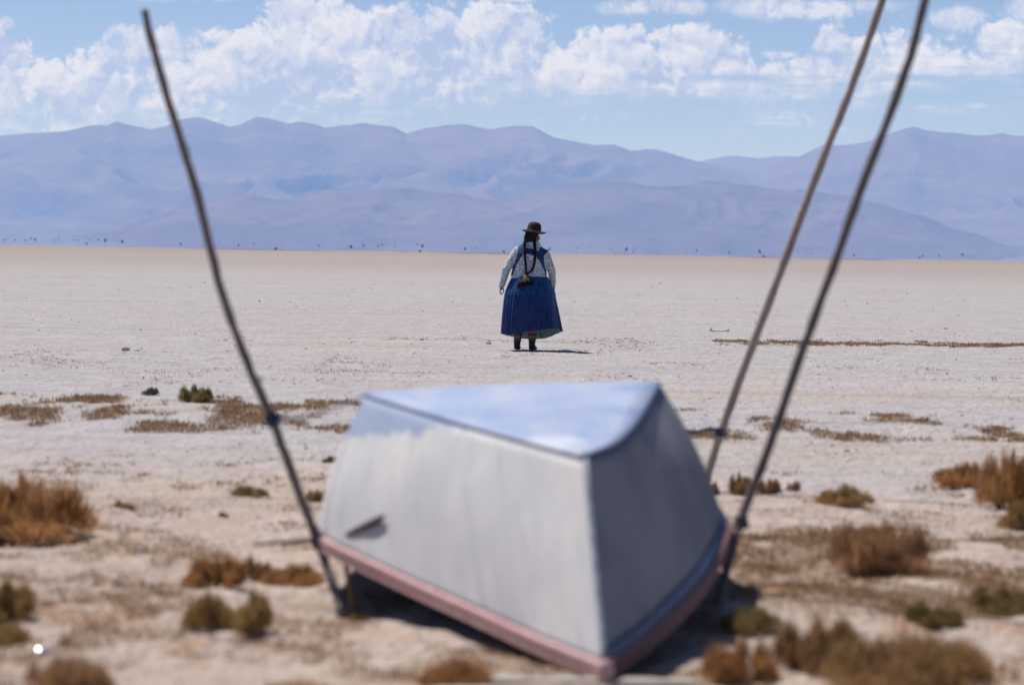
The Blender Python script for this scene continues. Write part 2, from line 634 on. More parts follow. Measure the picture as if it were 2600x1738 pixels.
def build_ground():
    xs = list(np.arange(-7.0, 7.001, 0.05))
    v = 7.0
    side = []
    st = 0.055
    while v < 95:
        v += st
        st = max(st, v * 0.0135)
        side.append(v)
    while v < 14000:
        v *= 1.45
        side.append(min(v, 14000))
    xs = [-a for a in reversed(side)] + xs + side
    ys = [-1500, -300, -60, -15, -2, 2, 4, 5, 5.6]
    v = 6.0
    while v < 430:
        ys.append(v)
        v += max(0.045, v * 0.0072)
    while v < 22500:
        ys.append(v)
        v *= 1.3
    ys.append(22500)
    X, Y = np.meshgrid(np.array(xs), np.array(ys, float))
    Z = gh(X, Y)
    Z[Y < 5.5] = 0
    me = np_grid('ground', X, Y, Z, MT['ground'])
    at_ = me.attributes.new('litter', 'FLOAT', 'POINT')
    at_.data.foreach_set('value', litter(X, Y).astype(np.float32).ravel())
    o = obj('ground', me)
    return tag(o, kind='structure')


build_ground()
# the mirage: a layer of hot air over the far plain that mirrors the foot of the hills like water
mx_ = [-13000, -4000, -1000, -300, 0, 300, 1000, 4000, 13000]
my_ = [370.0, 600, 1200, 3000, 8000, 13000]
X, Y = np.meshgrid(np.array(mx_, float), np.array(my_))
tag(obj('mirage', np_grid('mirage', X, Y, np.zeros_like(X), MT['mirage'])), kind='structure')

# ------------------------------------------------------------------ mountains: heightfields
# skylines: tangent of bearing and of elevation seen from the plain, in thousandths
SKY_MAIN = [(0, 346), (66, 338), (166, 332), (222, 320), (252, 316), (271, 319), (296, 308), (332, 319), (382, 327), (421, 319), (460, 302), (493, 295), (526, 302),
            (576, 320), (610, 317), (637, 302), (653, 295), (682, 300), (726, 313), (759, 308), (792, 314), (826, 325), (870, 319), (925, 312), (964, 317), (997, 321),
            (1031, 339), (1081, 324), (1130, 319), (1172, 314), (1208, 321), (1241, 327), (1300, 321), (1333, 319), (1353, 320), (1372, 330), (1405, 348), (1466, 361),
            (1511, 368), (1555, 365), (1599, 381), (1655, 378), (1693, 386), (1732, 399), (1771, 410), (1840, 425), (1890, 440), (1930, 436), (1985, 415), (2031, 396),
            (2092, 367), (2148, 368), (2198, 360), (2242, 344), (2297, 326), (2320, 322), (2353, 330), (2397, 335), (2458, 341), (2508, 344), (2544, 338), (2575, 344), (2600, 345)]
SKY_FRONT = [(120, 640), (240, 605), (340, 575), (400, 548), (470, 520), (520, 505), (560, 492), (640, 490), (700, 505), (740, 503), (800, 484), (850, 480), (900, 483), (960, 476),
             (1030, 474), (1080, 483), (1170, 493), (1260, 500), (1330, 490), (1400, 478), (1500, 468), (1600, 466), (1700, 466), (1800, 470), (1900, 475), (2000, 485),
             (2150, 500), (2250, 522), (2350, 550), (2420, 580), (2520, 612), (2700, 655)]
SKY_FAR = [(1650, 425), (1771, 410), (1826, 399), (1860, 395), (1926, 401), (1976, 396), (2031, 396), (2120, 402), (2250, 415)]


def skyline(pts, dist):
    xs, zs = [], []
    for px, py in pts:
        v = fw + (px - 1300) / FPX * rt + (869 - py) / FPX * up
        xs.append(v.x / v.y * dist)
        zs.append(CAM_H + v.z / v.y * dist)
    return np.array(xs), np.array(zs)


def crest(x, xs, zs, seed, amp, end):
    base = np.interp(x, xs, zs)
    out = np.maximum(xs[0] - x, 0) + np.maximum(x - xs[-1], 0)
    k = sstep(out, 0, 900)
    other = end + amp * (fbm(x / 900.0, x * 0, seed, 4) - 0.5) * 2
    return base * (1 - k) + other * k


def build_range(name, pts, dist, foot, back, mat, step, ystep, seed, xr, end, amp, cut, prof, spur, wave):
    xs, zs = skyline(pts, dist)
    x = np.concatenate([np.arange(-9000, -xr, 90), np.arange(-xr, xr, step), np.arange(xr, 9001, 90)])
    y = np.concatenate([np.arange(foot - 150, dist - 200, ystep), np.arange(dist - 200, dist + 60, ystep * 0.35), np.arange(dist + 60, back, ystep * 3)])
    X, Y = np.meshgrid(x, y)
    # spurs wander sideways on their way down to the plain
    wx = (fbm(X / 2300.0, Y / 2300.0, seed + 5, 4) - 0.5) * spur
    footv = foot + (fbm(X / 1100.0, Y * 0, seed + 9, 3) - 0.5) * 900
    s = np.clip((Y - footv) / (dist - footv), 0, 1)
    sx = (X * dist / np.maximum(Y, 1.0)) + wx * (1 - s) * 0.5          # spurs fan out from the crest
    S = crest(sx, xs, zs, seed, amp, end)
    rd = ridged((X + wx * 1.3) / wave, Y / (wave * 8.0), seed + 20, 5, 2.15, 0.48)
    lo_, hi_ = np.percentile(rd, 4), np.percentile(rd, 97)
    rd = np.clip((rd - lo_) / (hi_ - lo_), 0, 1) * 0.85 + 0.15
    k = sstep(s, 0.30, 1.0)
    fac = (1 - cut) + cut * rd
    fac = fac * (1 - k) + k
    Z = S * s ** prof * fac
    det = (ridged((X + wx) / 190.0, Y / 900.0, seed + 40, 5) - 0.6) * 58 * (S / 600.0) * np.sin(np.pi * np.clip(s, 0, 1)) ** 0.6
    Z = Z + det * (s > 0.0)
    rough_ = (fbm(X / 60.0, X * 0 + 1, seed + 60, 3) - 0.5) * 9 * (S / 600.0) * sstep(s, 0.9, 1.0)
    Z = Z + rough_
    if dist < 12000:
        Z = Z + (fbm(X / 170.0, Y / 170.0, seed + 66, 4) - 0.5) * 46 * np.clip(s, 0, 1)
    beh = np.clip((Y - dist) / (back - dist), 0, 1)
    Z = Z * (1 - beh * 0.85)
    Z = np.where(s <= 0, -3.0, Z)
    o = obj(name, np_grid(name, X, Y, Z, mat))
    tag(o, kind='structure')
    return o


build_range('far_mountain_range', SKY_FAR, 19000, 17300, 20500, MT['mount'], 30, 70, 300, 5200, 560, 60, 0.35, 1.25, 900, 900.0)
build_range('mountain_range', SKY_MAIN, 14500, 10200, 16400, MT['mount'], 14, 42, 100, 3600, 560, 90, 0.74, 1.06, 3400, 780.0)
build_range('foothills', SKY_FRONT, 9600, 8200, 10300, MT['hill'], 11, 26, 200, 2400, 90, 60, 0.80, 0.72, 1700, 420.0)


# ------------------------------------------------------------------ haze: the air between here and the mountains
def build_haze():
    bm = bmesh.new()
    bmesh.ops.create_cube(bm, size=1.0)
    me = bpy.data.meshes.new('haze')
    bm.to_mesh(me)
    bm.free()
    m_ = bpy.data.materials.new('haze_air')
    m_.use_nodes = True
    t = NT(m_.node_tree)
    out = t.n('ShaderNodeOutputMaterial')
    pv = t.n('ShaderNodeVolumePrincipled')
    pv.inputs['Color'].default_value = (0.25, 0.44, 1.0, 1)
    pv.inputs['Absorption Color'].default_value = (1, 1, 1, 1)
    pv.inputs['Density'].default_value = 0.80e-4
    pv.inputs['Anisotropy'].default_value = 0.0
    t.put(out.inputs['Volume'], pv.outputs[0])
    me.materials.append(m_)
    o = obj('haze', me)
    zt, zb = 720.0, -5.0
    o.scale = (30000, 26000, zt - zb)
    o.location = (0, 10500, (zt + zb) / 2)
    tag(o, label='pale blue haze in the air over the plain', kind='stuff')


build_haze()

# @@OBJECTS
# ------------------------------------------------------------------ upturned boat
def hull_paint(name, left):
    m_, t = material(name)
    uvn = t.n('ShaderNodeUVMap')
    uu, vv, _ = t.sep(uvn.outputs[0])
    tcn = t.n('ShaderNodeTexCoord')
    po = tcn.outputs['Object']
    n1 = t.noise(po, 2.2, 4.0, 0.6)
    stk = t.noise(t.comb(t.m('MULTIPLY', uu, 36.0), t.m('MULTIPLY', vv, 1.2), 0.0), 1.3, 4.0, 0.6)
    fine = t.noise(po, 40.0, 3.0, 0.6)
    ca, cb = ((0.48, 0.485, 0.51), (0.57, 0.57, 0.585)) if left else ((0.20, 0.215, 0.25), (0.27, 0.285, 0.32))  # the right side's tones have its shade mixed into the colour
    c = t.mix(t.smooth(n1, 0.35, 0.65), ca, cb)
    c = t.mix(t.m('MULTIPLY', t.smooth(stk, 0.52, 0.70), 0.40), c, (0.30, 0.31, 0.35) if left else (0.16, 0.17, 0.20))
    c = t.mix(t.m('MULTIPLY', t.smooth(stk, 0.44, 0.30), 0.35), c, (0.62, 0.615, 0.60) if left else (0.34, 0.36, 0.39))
    c = t.mix(t.m('MULTIPLY', t.smooth(fine, 0.60, 0.72), 0.25), c, (0.35, 0.33, 0.32))
    # blue bottom paint that ran down over the edge
    drip = t.noise(t.comb(t.m('MULTIPLY', uu, 26.0), t.m('MULTIPLY', vv, 2.0), 3.0), 1.0, 2.0, 0.5)
    edge = t.m('ADD', t.lin(uu, 0.17, 0.57, -0.06, 0.30 if left else 0.0), t.m('MULTIPLY', t.m('SUBTRACT', drip, 0.5), 0.22))
    bl = t.smooth(t.m('SUBTRACT', edge, vv), -0.02, 0.025)
    c = t.mix(t.m('MULTIPLY', bl, 0.8), c, (0.22, 0.30, 0.46))
    t.put(t.bs.inputs['Base Color'], c)
    t.bs.inputs['Roughness'].default_value = 0.8
    t.bs.inputs['Specular IOR Level'].default_value = 0.25
    t.put(t.bs.inputs['Normal'], t.bump(t.m('ADD', n1, t.m('MULTIPLY', fine, 0.1)), 0.25, 0.02))
    return m_


def bottom_paint():
    m_, t = material('blue_bottom_paint')
    tcn = t.n('ShaderNodeTexCoord')
    po = tcn.outputs['Object']
    n1 = t.noise(po, 2.0, 4.0, 0.6)
    n2 = t.noise(t.vm('MULTIPLY', po, (1.0, 0.30, 1.0)), 5.0, 4.0, 0.65)
    n3 = t.noise(po, 60.0, 3.0, 0.6)
    c = t.mix(t.smooth(n1, 0.35, 0.65), (0.34, 0.41, 0.59), (0.43, 0.49, 0.65))
    c = t.mix(t.m('MULTIPLY', t.smooth(n2, 0.50, 0.62), 0.55), c, (0.50, 0.52, 0.60))
    c = t.mix(t.m('MULTIPLY', t.smooth(n2, 0.46, 0.32), 0.65), c, (0.22, 0.31, 0.50))
    c = t.mix(t.m('MULTIPLY', t.smooth(n3, 0.62, 0.72), 0.3), c, (0.40, 0.36, 0.36))
    # paler patch with a ragged edge near the bow
    xo, yo, zo = t.sep(po)
    rr = t.m('SQRT', t.m('ADD', t.m('POWER', t.m('DIVIDE', t.m('SUBTRACT', xo, 0.03), 0.11), 2.0), t.m('POWER', t.m('DIVIDE', t.m('ADD', yo, 0.36), 0.17), 2.0)))
    sc_ = t.smooth(t.m('ADD', rr, t.m('MULTIPLY', t.m('SUBTRACT', t.noise(po, 14.0, 4.0, 0.65), 0.5), 1.6)), 1.1, 0.6)
    c = t.mix(t.m('MULTIPLY', sc_, 0.8), c, (0.62, 0.66, 0.74))
    t.put(t.bs.inputs['Base Color'], c)
    t.bs.inputs['Roughness'].default_value = 0.36
    t.bs.inputs['Specular IOR Level'].default_value = 0.45
    t.put(t.bs.inputs['Normal'], t.bump(t.m('ADD', n1, t.m('MULTIPLY', n2, 0.3)), 0.3, 0.02))
    return m_


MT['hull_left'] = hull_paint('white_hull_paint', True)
MT['hull_right'] = hull_paint('shade_darkened_hull_paint', False)  # hull paint darkened, shade of the right side put into its colour
MT['bottom'] = bottom_paint()
MT['rail'] = simple('faded_red_rail', (0.44, 0.255, 0.255), (0.54, 0.36, 0.35), 14, 0.6, 4, 0.3, 0.003, (1, 1, 3))
MT['rail_shade'] = simple('shade_darkened_red_rail', (0.13, 0.06, 0.075), (0.18, 0.095, 0.11), 14, 0.6, 4, 0.3, 0.003, (1, 1, 3))  # rail red darkened to carry the shade on the right side
MT['navy'] = simple('navy_paint', (0.022, 0.035, 0.11), (0.04, 0.06, 0.15), 20, 0.45, 3)
MT['inside'] = simple('bare_inside_wood', (0.06, 0.045, 0.035), (0.09, 0.065, 0.05), 12, 0.8, 3)
MT['darkwood'] = simple('dark_wood', (0.07, 0.06, 0.065), (0.12, 0.10, 0.10), 30, 0.8, 3)
MT['greywood'] = simple('weathered_grey_wood', (0.30, 0.27, 0.25), (0.42, 0.39, 0.36), 18, 0.85, 4, 0.5, 0.003, (1, 6, 6))

MT['stem_paint'] = simple('dark_grey_paint', (0.16, 0.19, 0.26), (0.26, 0.29, 0.36), 20, 0.5, 3)

GUN_L = [(0.302, 8.750, 0.037), (0.114, 9.120, 0.058), (-0.089, 9.550, 0.089), (-0.391, 10.150, 0.139), (-0.712, 10.750, 0.212), (-0.715, 11.40, 0.200), (-0.655, 12.15, 0.130), (-0.550, 12.85, 0.042)]
GUN_R = [(0.302, 8.750, 0.037), (0.456, 9.200, 0.077), (0.626, 9.750, 0.142), (0.736, 10.250, 0.196), (0.825, 10.750, 0.277), (0.805, 11.40, 0.255), (0.735, 12.15, 0.160), (0.615, 12.85, 0.042)]
CHI_L = [(0.243, 9.250, 0.660), (0.019, 9.720, 0.682), (-0.209, 10.200, 0.709), (-0.393, 10.600, 0.733), (-0.555, 10.950, 0.756), (-0.560, 11.50, 0.724), (-0.520, 12.15, 0.668), (-0.440, 12.70, 0.605)]
CHI_R = [(0.243, 9.250, 0.660), (0.350, 9.550, 0.679), (0.437, 10.000, 0.718), (0.509, 10.500, 0.769), (0.567, 10.950, 0.816), (0.575, 11.50, 0.785), (0.535, 12.15, 0.722), (0.455, 12.70, 0.645)]
BOAT_O = Vector((0.12, 9.9, 0.0))


def build_boat():
    root = empty('upturned_boat', BOAT_O)
    tag(root, 'upturned wooden boat with blue bottom, white sides and faded red rail', 'boat')
    n, mrow = 71, 14
    gl, gr, cl, cr = (catmull(c, n) for c in (GUN_L, GUN_R, CHI_L, CHI_R))
    O = np.array(BOAT_O)

    def side(ch, gu, sgn, mat, nm):
        vs, uv = [], []
        for i in range(n):
            for j in range(mrow):
                t_ = j / (mrow - 1)
                p = ch[i] * (1 - t_) + gu[i] * t_
                s_ = i / (n - 1)
                ax = gu[min(i + 1, n - 1)] - gu[max(i - 1, 0)]
                nrm = np.array([ax[1], -ax[0], 0.0]) * sgn
                nrm = nrm / (np.linalg.norm(nrm) + 1e-9)
                bul = 0.030 * math.sin(math.pi * t_) * math.sin(math.pi * min(1.0, 0.02 + s_ * 0.75)) ** 0.5
                bul += 0.010 * (float(fbm(np.array(s_ * 5.0 + sgn * 3), np.array(t_ * 1.3), 71, 2)) - 0.5) * 2 * math.sin(math.pi * t_)
                vs.append(p + nrm * bul - O)
                uv.append((s_, t_))
        fs = []
        for i in range(n - 1):
            for j in range(mrow - 1):
                a = i * mrow + j
                q = (a, a + 1, a + mrow + 1, a + mrow)
                fs.append(q if sgn > 0 else q[::-1])
        o = obj(nm, mesh_data(nm, vs, fs, [mat, MT['inside']], True, uv), root)
        so = o.modifiers.new('thickness', 'SOLIDIFY')
        so.thickness = 0.012
        so.offset = -1
        so.material_offset = 1
        so.material_offset_rim = 0
        return o

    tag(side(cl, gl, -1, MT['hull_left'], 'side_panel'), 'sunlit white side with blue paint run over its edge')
    tag(side(cr, gr, 1, MT['hull_right'], 'side_panel'), 'right side with shade darkened into its paint')
    # flat bottom, turned up to the sky
    vs, fs = [], []
    mb_ = 12
    for i in range(n):
        for j in range(mb_):
            t_ = j / (mb_ - 1)
            p = cl[i] * (1 - t_) + cr[i] * t_
            s_ = i / (n - 1)
            p = p + np.array([0, 0, 0.006 + 0.012 * math.sin(math.pi * t_) * math.sin(math.pi * s_) ** 0.5])
            p[2] += 0.004 * (float(fbm(np.array(s_ * 9.0), np.array(t_ * 3.0), 73, 2)) - 0.5)
            vs.append(p - O)
    for i in range(n - 1):
        for j in range(mb_ - 1):
            a = i * mb_ + j
            fs.append((a, a + mb_, a + mb_ + 1, a + 1)[::-1])
    bo = obj('bottom_panel', mesh_data('bottom_panel', vs, fs, [MT['bottom'], MT['inside']]), root)
    so = bo.modifiers.new('thickness', 'SOLIDIFY')
    so.thickness = 0.014
    so.offset = -1
    so.material_offset = 1
    so.material_offset_rim = 0
    # transom
    a, b, c, d = cl[-1] - O, cr[-1] - O, gr[-1] - O, gl[-1] - O
    vs = [a, b, c, d] + [q + np.array([0, 0.02, 0]) for q in (a, b, c, d)]
    fs = [(0, 1, 2, 3), (7, 6, 5, 4), (0, 4, 5, 1), (1, 5, 6, 2), (2, 6, 7, 3), (3, 7, 4, 0)]
    obj('transom', mesh_data('transom', vs, fs, MT['hull_right'], False), root)

    # rails of two strips along each gunwale
    def strip(cur, sgn, z0, z1, thick, nm, mat, off=0.002, lean=None, i0=0, i1=n):
        vs, fs = [], []
        for i in range(i0, i1):
            ax = cur[min(i + 1, n - 1)] - cur[max(i - 1, 0)]
            nr = np.array([ax[1], -ax[0], 0.0]) * sgn
            nr = nr / np.linalg.norm(nr)
            p = cur[i] - O
            up_ = np.array([0, 0, 1.0])
            if lean is not None:
                up_ = (lean[i] - cur[i]) / np.linalg.norm(lean[i] - cur[i])
            for o_, z_ in ((off, z0), (off + thick, z0 + 0.003), (off + thick, z1 - 0.003), (off, z1)):
                vs.append(p + nr * o_ + up_ * z_)
        m4 = i1 - i0
        for i in range(m4 - 1):
            for k in range(4):
                q = (i * 4 + k, i * 4 + (k + 1) % 4, (i + 1) * 4 + (k + 1) % 4, (i + 1) * 4 + k)
                fs.append(q if sgn > 0 else q[::-1])
        fs.append((0, 1, 2, 3))
        fs.append(tuple(range(4 * m4 - 1, 4 * m4 - 5, -1)))
        o = obj(nm, mesh_data(nm, vs, fs, mat, False), root)
        return o

    strip(gl, -1, -0.030, -0.003, 0.020, 'gunwale_rail', MT['rail'])
    strip(gl, -1, -0.001, 0.027, 0.023, 'gunwale_rail', MT['rail'])
    strip(gr, 1, -0.036, -0.004, 0.016, 'gunwale_rail', MT['rail_shade'])
    strip(gr, 1, -0.001, 0.028, 0.018, 'gunwale_rail', MT['rail_shade'])
    tag(strip(gr, 1, 0.030, 0.075, 0.012, 'trim_strip', MT['navy'], off=0.006, lean=cr), 'navy blue strip above the red rail')
    # chine battens where bottom and sides meet
    for cu, sg, i0 in ((cl, -1, 0), (cr, 1, 0)):
        mb = MB()
        mb.tube([tuple(p - O + np.array([sg * 0.004, 0, 0.001])) for p in cu], 0.0065, 6)
        mb.build('chine_batten', MT['navy'] if sg > 0 else MT['bottom'], root)
    # stem post and its little block at the bow
    mb = MB()
    a, b = cl[0] - O, gl[0] - O
    mb.tube([tuple(a * (1 - k / 8) + b * (k / 8) + np.array([0.004, -0.004, 0.0])) for k in range(9)], 0.012, 8)
    mb.build('stem_post', MT['stem_paint'], root)
    mb = MB()
    p = b + np.array([0.0, -0.018, 0.0])
    mb.ball(p, (0.030, 0.022, 0.036), 14, 10)
    mb.build('bow_block', MT['rail'], root)
    mb = MB()
    mb.ball(a + np.array([0.004, 0.0, 0.0]), (0.018, 0.02, 0.014), 12, 8)
    mb.build('bow_cap', MT['navy'], root)
    # dark slanted piece on the white side
    mb = MB()
    pp = [np.array(q) - O for q in ((-0.604, 10.535, 0.259), (-0.568, 10.490, 0.278), (-0.530, 10.440, 0.299), (-0.495, 10.385, 0.322), (-0.460, 10.335, 0.347))]
    mb.tube([tuple(q) for q in pp], [0.006, 0.013, 0.016, 0.015, 0.009], 8)
    mb.build('dark_slanted_piece', MT['darkwood'], root)
    return root


build_boat()


# ------------------------------------------------------------------ poles, stakes, ropes
def bark(name, ca, cb):
    m_, t = material(name)
    tcn = t.n('ShaderNodeTexCoord')
    v = t.vm('MULTIPLY', tcn.outputs['Object'], (1, 1, 0.18))
    n1 = t.noise(v, 90.0, 4.0, 0.65)
    n2 = t.noise(tcn.outputs['Object'], 5.0, 3.0)
    c = t.mix(t.smooth(n1, 0.35, 0.65), ca, cb)
    c = t.mix(t.m('MULTIPLY', t.smooth(n2, 0.5, 0.7), 0.4), c, tuple(0.5 * q for q in ca))
    t.put(t.bs.inputs['Base Color'], c)
    t.bs.inputs['Roughness'].default_value = 0.85
    t.put(t.bs.inputs['Normal'], t.bump(n1, 0.6, 0.003))
    return m_


MT['pole_a'] = bark('grey_bark', (0.13, 0.10, 0.088), (0.215, 0.175, 0.155))
MT['pole_b'] = bark('pale_bark', (0.27, 0.235, 0.22), (0.37, 0.33, 0.31))
MT['pole_c'] = bark('dark_bark', (0.08, 0.067, 0.068), (0.135, 0.118, 0.12))
MT['rope'] = simple('blue_rope', (0.02, 0.03, 0.085), (0.04, 0.055, 0.13), 60, 0.8, 2)
MT['rope_grey'] = simple('grey_blue_rope', (0.26, 0.29, 0.36), (0.36, 0.39, 0.45), 60, 0.85, 2)
MT['brownwood'] = simple('brown_stake_wood', (0.20, 0.14, 0.09), (0.30, 0.22, 0.14), 25, 0.85, 3, 0.4, 0.003, (3, 3, 0.6))

POLE_L = [(-0.610, 10.420, -0.03), (-0.620, 10.440, 0.016), (-0.718, 10.720, 0.203), (-0.824, 10.800, 0.449), (-0.913, 10.850, 0.662), (-1.024, 10.880, 0.907), (-1.120, 10.900, 1.162), (-1.220, 10.900, 1.537), (-1.293, 10.900, 1.762), (-1.371, 10.900, 2.016), (-1.426, 10.900, 2.218)]
POLE_F = [(0.755, 10.380, -0.03), (0.764, 10.400, 0.014), (0.874, 10.720, 0.315), (0.978, 10.780, 0.584), (1.093, 10.800, 0.929), (1.207, 10.800, 1.260), (1.334, 10.800, 1.635), (1.475, 10.800, 2.025), (1.544, 10.800, 2.293), (1.620, 10.800, 2.576)]
POLE_R = [(1.075, 15.7, -0.04), (1.086, 15.7, 0.03), (1.10, 15.7, 0.12), (1.203, 15.7, 0.449), (1.348, 15.7, 0.865), (1.513, 15.7, 1.324), (1.667, 15.7, 1.76), (1.863, 15.7, 2.283), (2.006, 15.7, 2.717), (2.10, 15.7, 3.0)]


def pole(pts, r_a, r_b, mat, label, seed):
    rg = random.Random(seed)
    cu = catmull(pts, 60)
    cu = [np.array(p) + np.array([rg.uniform(-.002, .002), rg.uniform(-.002, .002), 0]) for p in cu]
    o = np.array(pts[1]) * np.array([1, 1, 0])
    rad = [(r_a + (r_b - r_a) * i / 59) * (1 + 0.07 * math.sin(i * 1.7 + seed) + rg.uniform(-.05, .05)) for i in range(60)]
    mb = MB().tube([tuple(p - o) for p in cu], rad, 10, True, 0.10, seed)
    # knots left where twigs broke off
    for i in (13, 27, 44):
        p = cu[i] - o
        an = rg.uniform(0, 6.28)
        mb.tube([tuple(p), tuple(p + np.array([math.cos(an), math.sin(an), 0.8]) * rad[i] * 1.5)], [rad[i] * .55, rad[i] * .35], 6)
    ob = mb.build('wooden_pole', mat)
    ob.location = o
    return tag(ob, label, 'pole', 'poles planted round the boat')


pole(POLE_L, 0.0185, 0.0150, MT['pole_a'], 'crooked grey wooden pole leaning left of the boat', 1)
pole(POLE_F, 0.0185, 0.0165, MT['pole_c'], 'dark wooden pole nearest the right of the bow', 2)
pole(POLE_R, 0.0260, 0.0215, MT['pole_b'], 'paler wooden pole behind the dark one, right of the boat', 3)


def rope_thing(label, pole_p, axis, ra, path, mat_line, rad, mat_knot=None):
    root = empty('rope', (pole_p[0], pole_p[1], 0))
    tag(root, label, 'rope')
    o = Vector((pole_p[0], pole_p[1], 0))
    ax = Vector(axis).normalized()
    s = ax.cross(Vector((0, 1, 0))).normalized()
    q = ax.cross(s)
    mb = MB()
    pts = []
    for i in range(70):
        an = i / 69 * 2 * math.pi * 4.5
        pts.append(Vector(pole_p) - o + ax * (0.045 * (i / 69 - 0.5) + 0.004 * math.sin(an * 0.7)) + (s * math.cos(an) + q * math.sin(an)) * (ra + 0.005))
    mb.tube(pts, 0.0055, 6)
    mb.ball(Vector(pole_p) - o + s * (-ra - 0.010), (0.012, 0.012, 0.014), 8, 6)
    mb.build('knot', mat_knot or MT['rope'], root)
    if path:
        cu = catmull(path, 24)
        MB().tube([tuple(Vector(p) - o) for p in cu], rad, 6, True, 0.2, 4).build('line', mat_line, root)


rope_thing('blue rope knotted round the left pole and tied to the hull', (-0.913, 10.85, 0.662), (-0.10, 0.03, 0.23), 0.017,
           [(-0.905, 10.85, 0.662), (-0.79, 10.88, 0.675), (-0.66, 10.92, 0.71), (-0.548, 10.96, 0.765)], MT['rope_grey'], 0.005)
rope_thing('short blue rope end knotted low on the paler right pole', (1.155, 15.7, 0.325), (0.1, 0, 0.33), 0.023,
           [(1.15, 15.68, 0.33), (1.09, 15.66, 0.345), (1.02, 15.64, 0.325), (0.955, 15.63, 0.335)], MT['rope'], 0.009)
rope_thing('dark lashing that binds the left pole to the rail', (-0.722, 10.725, 0.212), (-0.09, 0.12, 0.2), 0.016, None, None, 0, MT['darkwood'])
rope_thing('dark lashing that binds the dark right pole to the rail', (0.872, 10.715, 0.309), (0.10, 0.1, 0.3), 0.016, None, None, 0, MT['darkwood'])

mb = MB()
mb.tube(catmull([(-0.96, 10.66, 0.200), (-0.844, 10.68, 0.212), (-0.743, 10.69, 0.215), (-0.62, 10.70, 0.185)], 14), [0.006 + 0.003 * i / 13 for i in range(14)], 8, True, 0.15, 8)
o = mb.build('stick', MT['darkwood'])
tag(o, 'thin dark stick tied across the left pole at rail height', 'stick')
mb = MB()
mb.tube(catmull([(-0.575, 10.56, -0.03), (-0.588, 10.56, 0.06), (-0.618, 10.57, 0.20)], 10), [0.014 - 0.0002 * i for i in range(10)], 8, True, 0.18, 9)
o = mb.build('stake', MT['brownwood'])
tag(o, 'short brown stake in the ground behind the foot of the left pole', 'stake')


def plank():
    x0, x1, y0, y1, h = -0.06, 0.58, 8.70, 8.79, 0.012
    rg = random.Random(5)
    vs, fs = [], []
    k = 16
    for i in range(k):
        x = x0 + (x1 - x0) * i / (k - 1)
        w_ = 0.004 * math.sin(i * 1.3)
        for yy, zz in ((y0 + w_, -0.02), (y0 + w_ + .003, h - rg.uniform(0, .004)), (y1 + w_ - .003, h - rg.uniform(0, .004)), (y1 + w_, -0.02)):
            vs.append((x, yy, zz))
    for i in range(k - 1):
        for j in range(4):
            fs.append((i * 4 + j, i * 4 + (j + 1) % 4, (i + 1) * 4 + (j + 1) % 4, (i + 1) * 4 + j)[::-1])
    fs += [(0, 1, 2, 3), tuple(range(4 * k - 1, 4 * k - 5, -1))]
    o = obj('plank', mesh_data('plank', vs, fs, MT['greywood'], False))
    tag(o, 'weathered grey plank lying under the bow of the boat', 'plank')


plank()


# ------------------------------------------------------------------ the woman walking away
ROLL = 0.01577
PS = 806.0


def PZ(X, Y, y=0.0):
    dx, dz = (X - 480) / PS, (1440 - Y) / PS
    return Vector((dx - ROLL * dz, y, dz + ROLL * dx))


def knit(name):
    m_, t = material(name)
    tcn = t.n('ShaderNodeTexCoord')
    po = tcn.outputs['Object']
    x, y, z = t.sep(po)
    n1 = t.noise(t.vm('MULTIPLY', po, (1.0, 1.0, 1.5)), 46.0, 3.0, 0.7)
    n2 = t.noise(po, 9.0, 2.0)
    c = t.mix(t.smooth(n1, 0.42, 0.58), (0.17, 0.22, 0.30), (0.72, 0.76, 0.79))
    c = t.mix(t.m('MULTIPLY', t.smooth(n2, 0.4, 0.65), 0.25), c, (0.42, 0.47, 0.52))
    bands = t.m('SINE', t.m('MULTIPLY', z, 210.0))
    hem = t.m('MULTIPLY', t.m('MULTIPLY', t.smooth(bands, 0.1, 0.8), t.smooth(z, 1.06, 1.0)), 0.55)
    c = t.mix(hem, c, (0.13, 0.27, 0.37))
    t.put(t.bs.inputs['Base Color'], c)
    t.bs.inputs['Roughness'].default_value = 0.95
    t.bs.inputs['Specular IOR Level'].default_value = 0.1
    t.put(t.bs.inputs['Normal'], t.bump(n1, 0.7, 0.006))
    return m_


def skirt_cloth(name, ca, cb, rough):
    m_, t = material(name)
    tcn = t.n('ShaderNodeTexCoord')
    po = tcn.outputs['Object']
    n1 = t.noise(t.vm('MULTIPLY', po, (1, 1, 0.25)), 30.0, 3.0, 0.6)
    t.put(t.bs.inputs['Base Color'], t.mix(t.smooth(n1, 0.35, 0.65), ca, cb))
    t.bs.inputs['Roughness'].default_value = rough
    t.bs.inputs['Specular IOR Level'].default_value = 0.22
    t.put(t.bs.inputs['Normal'], t.bump(n1, 0.25, 0.006))
    return m_


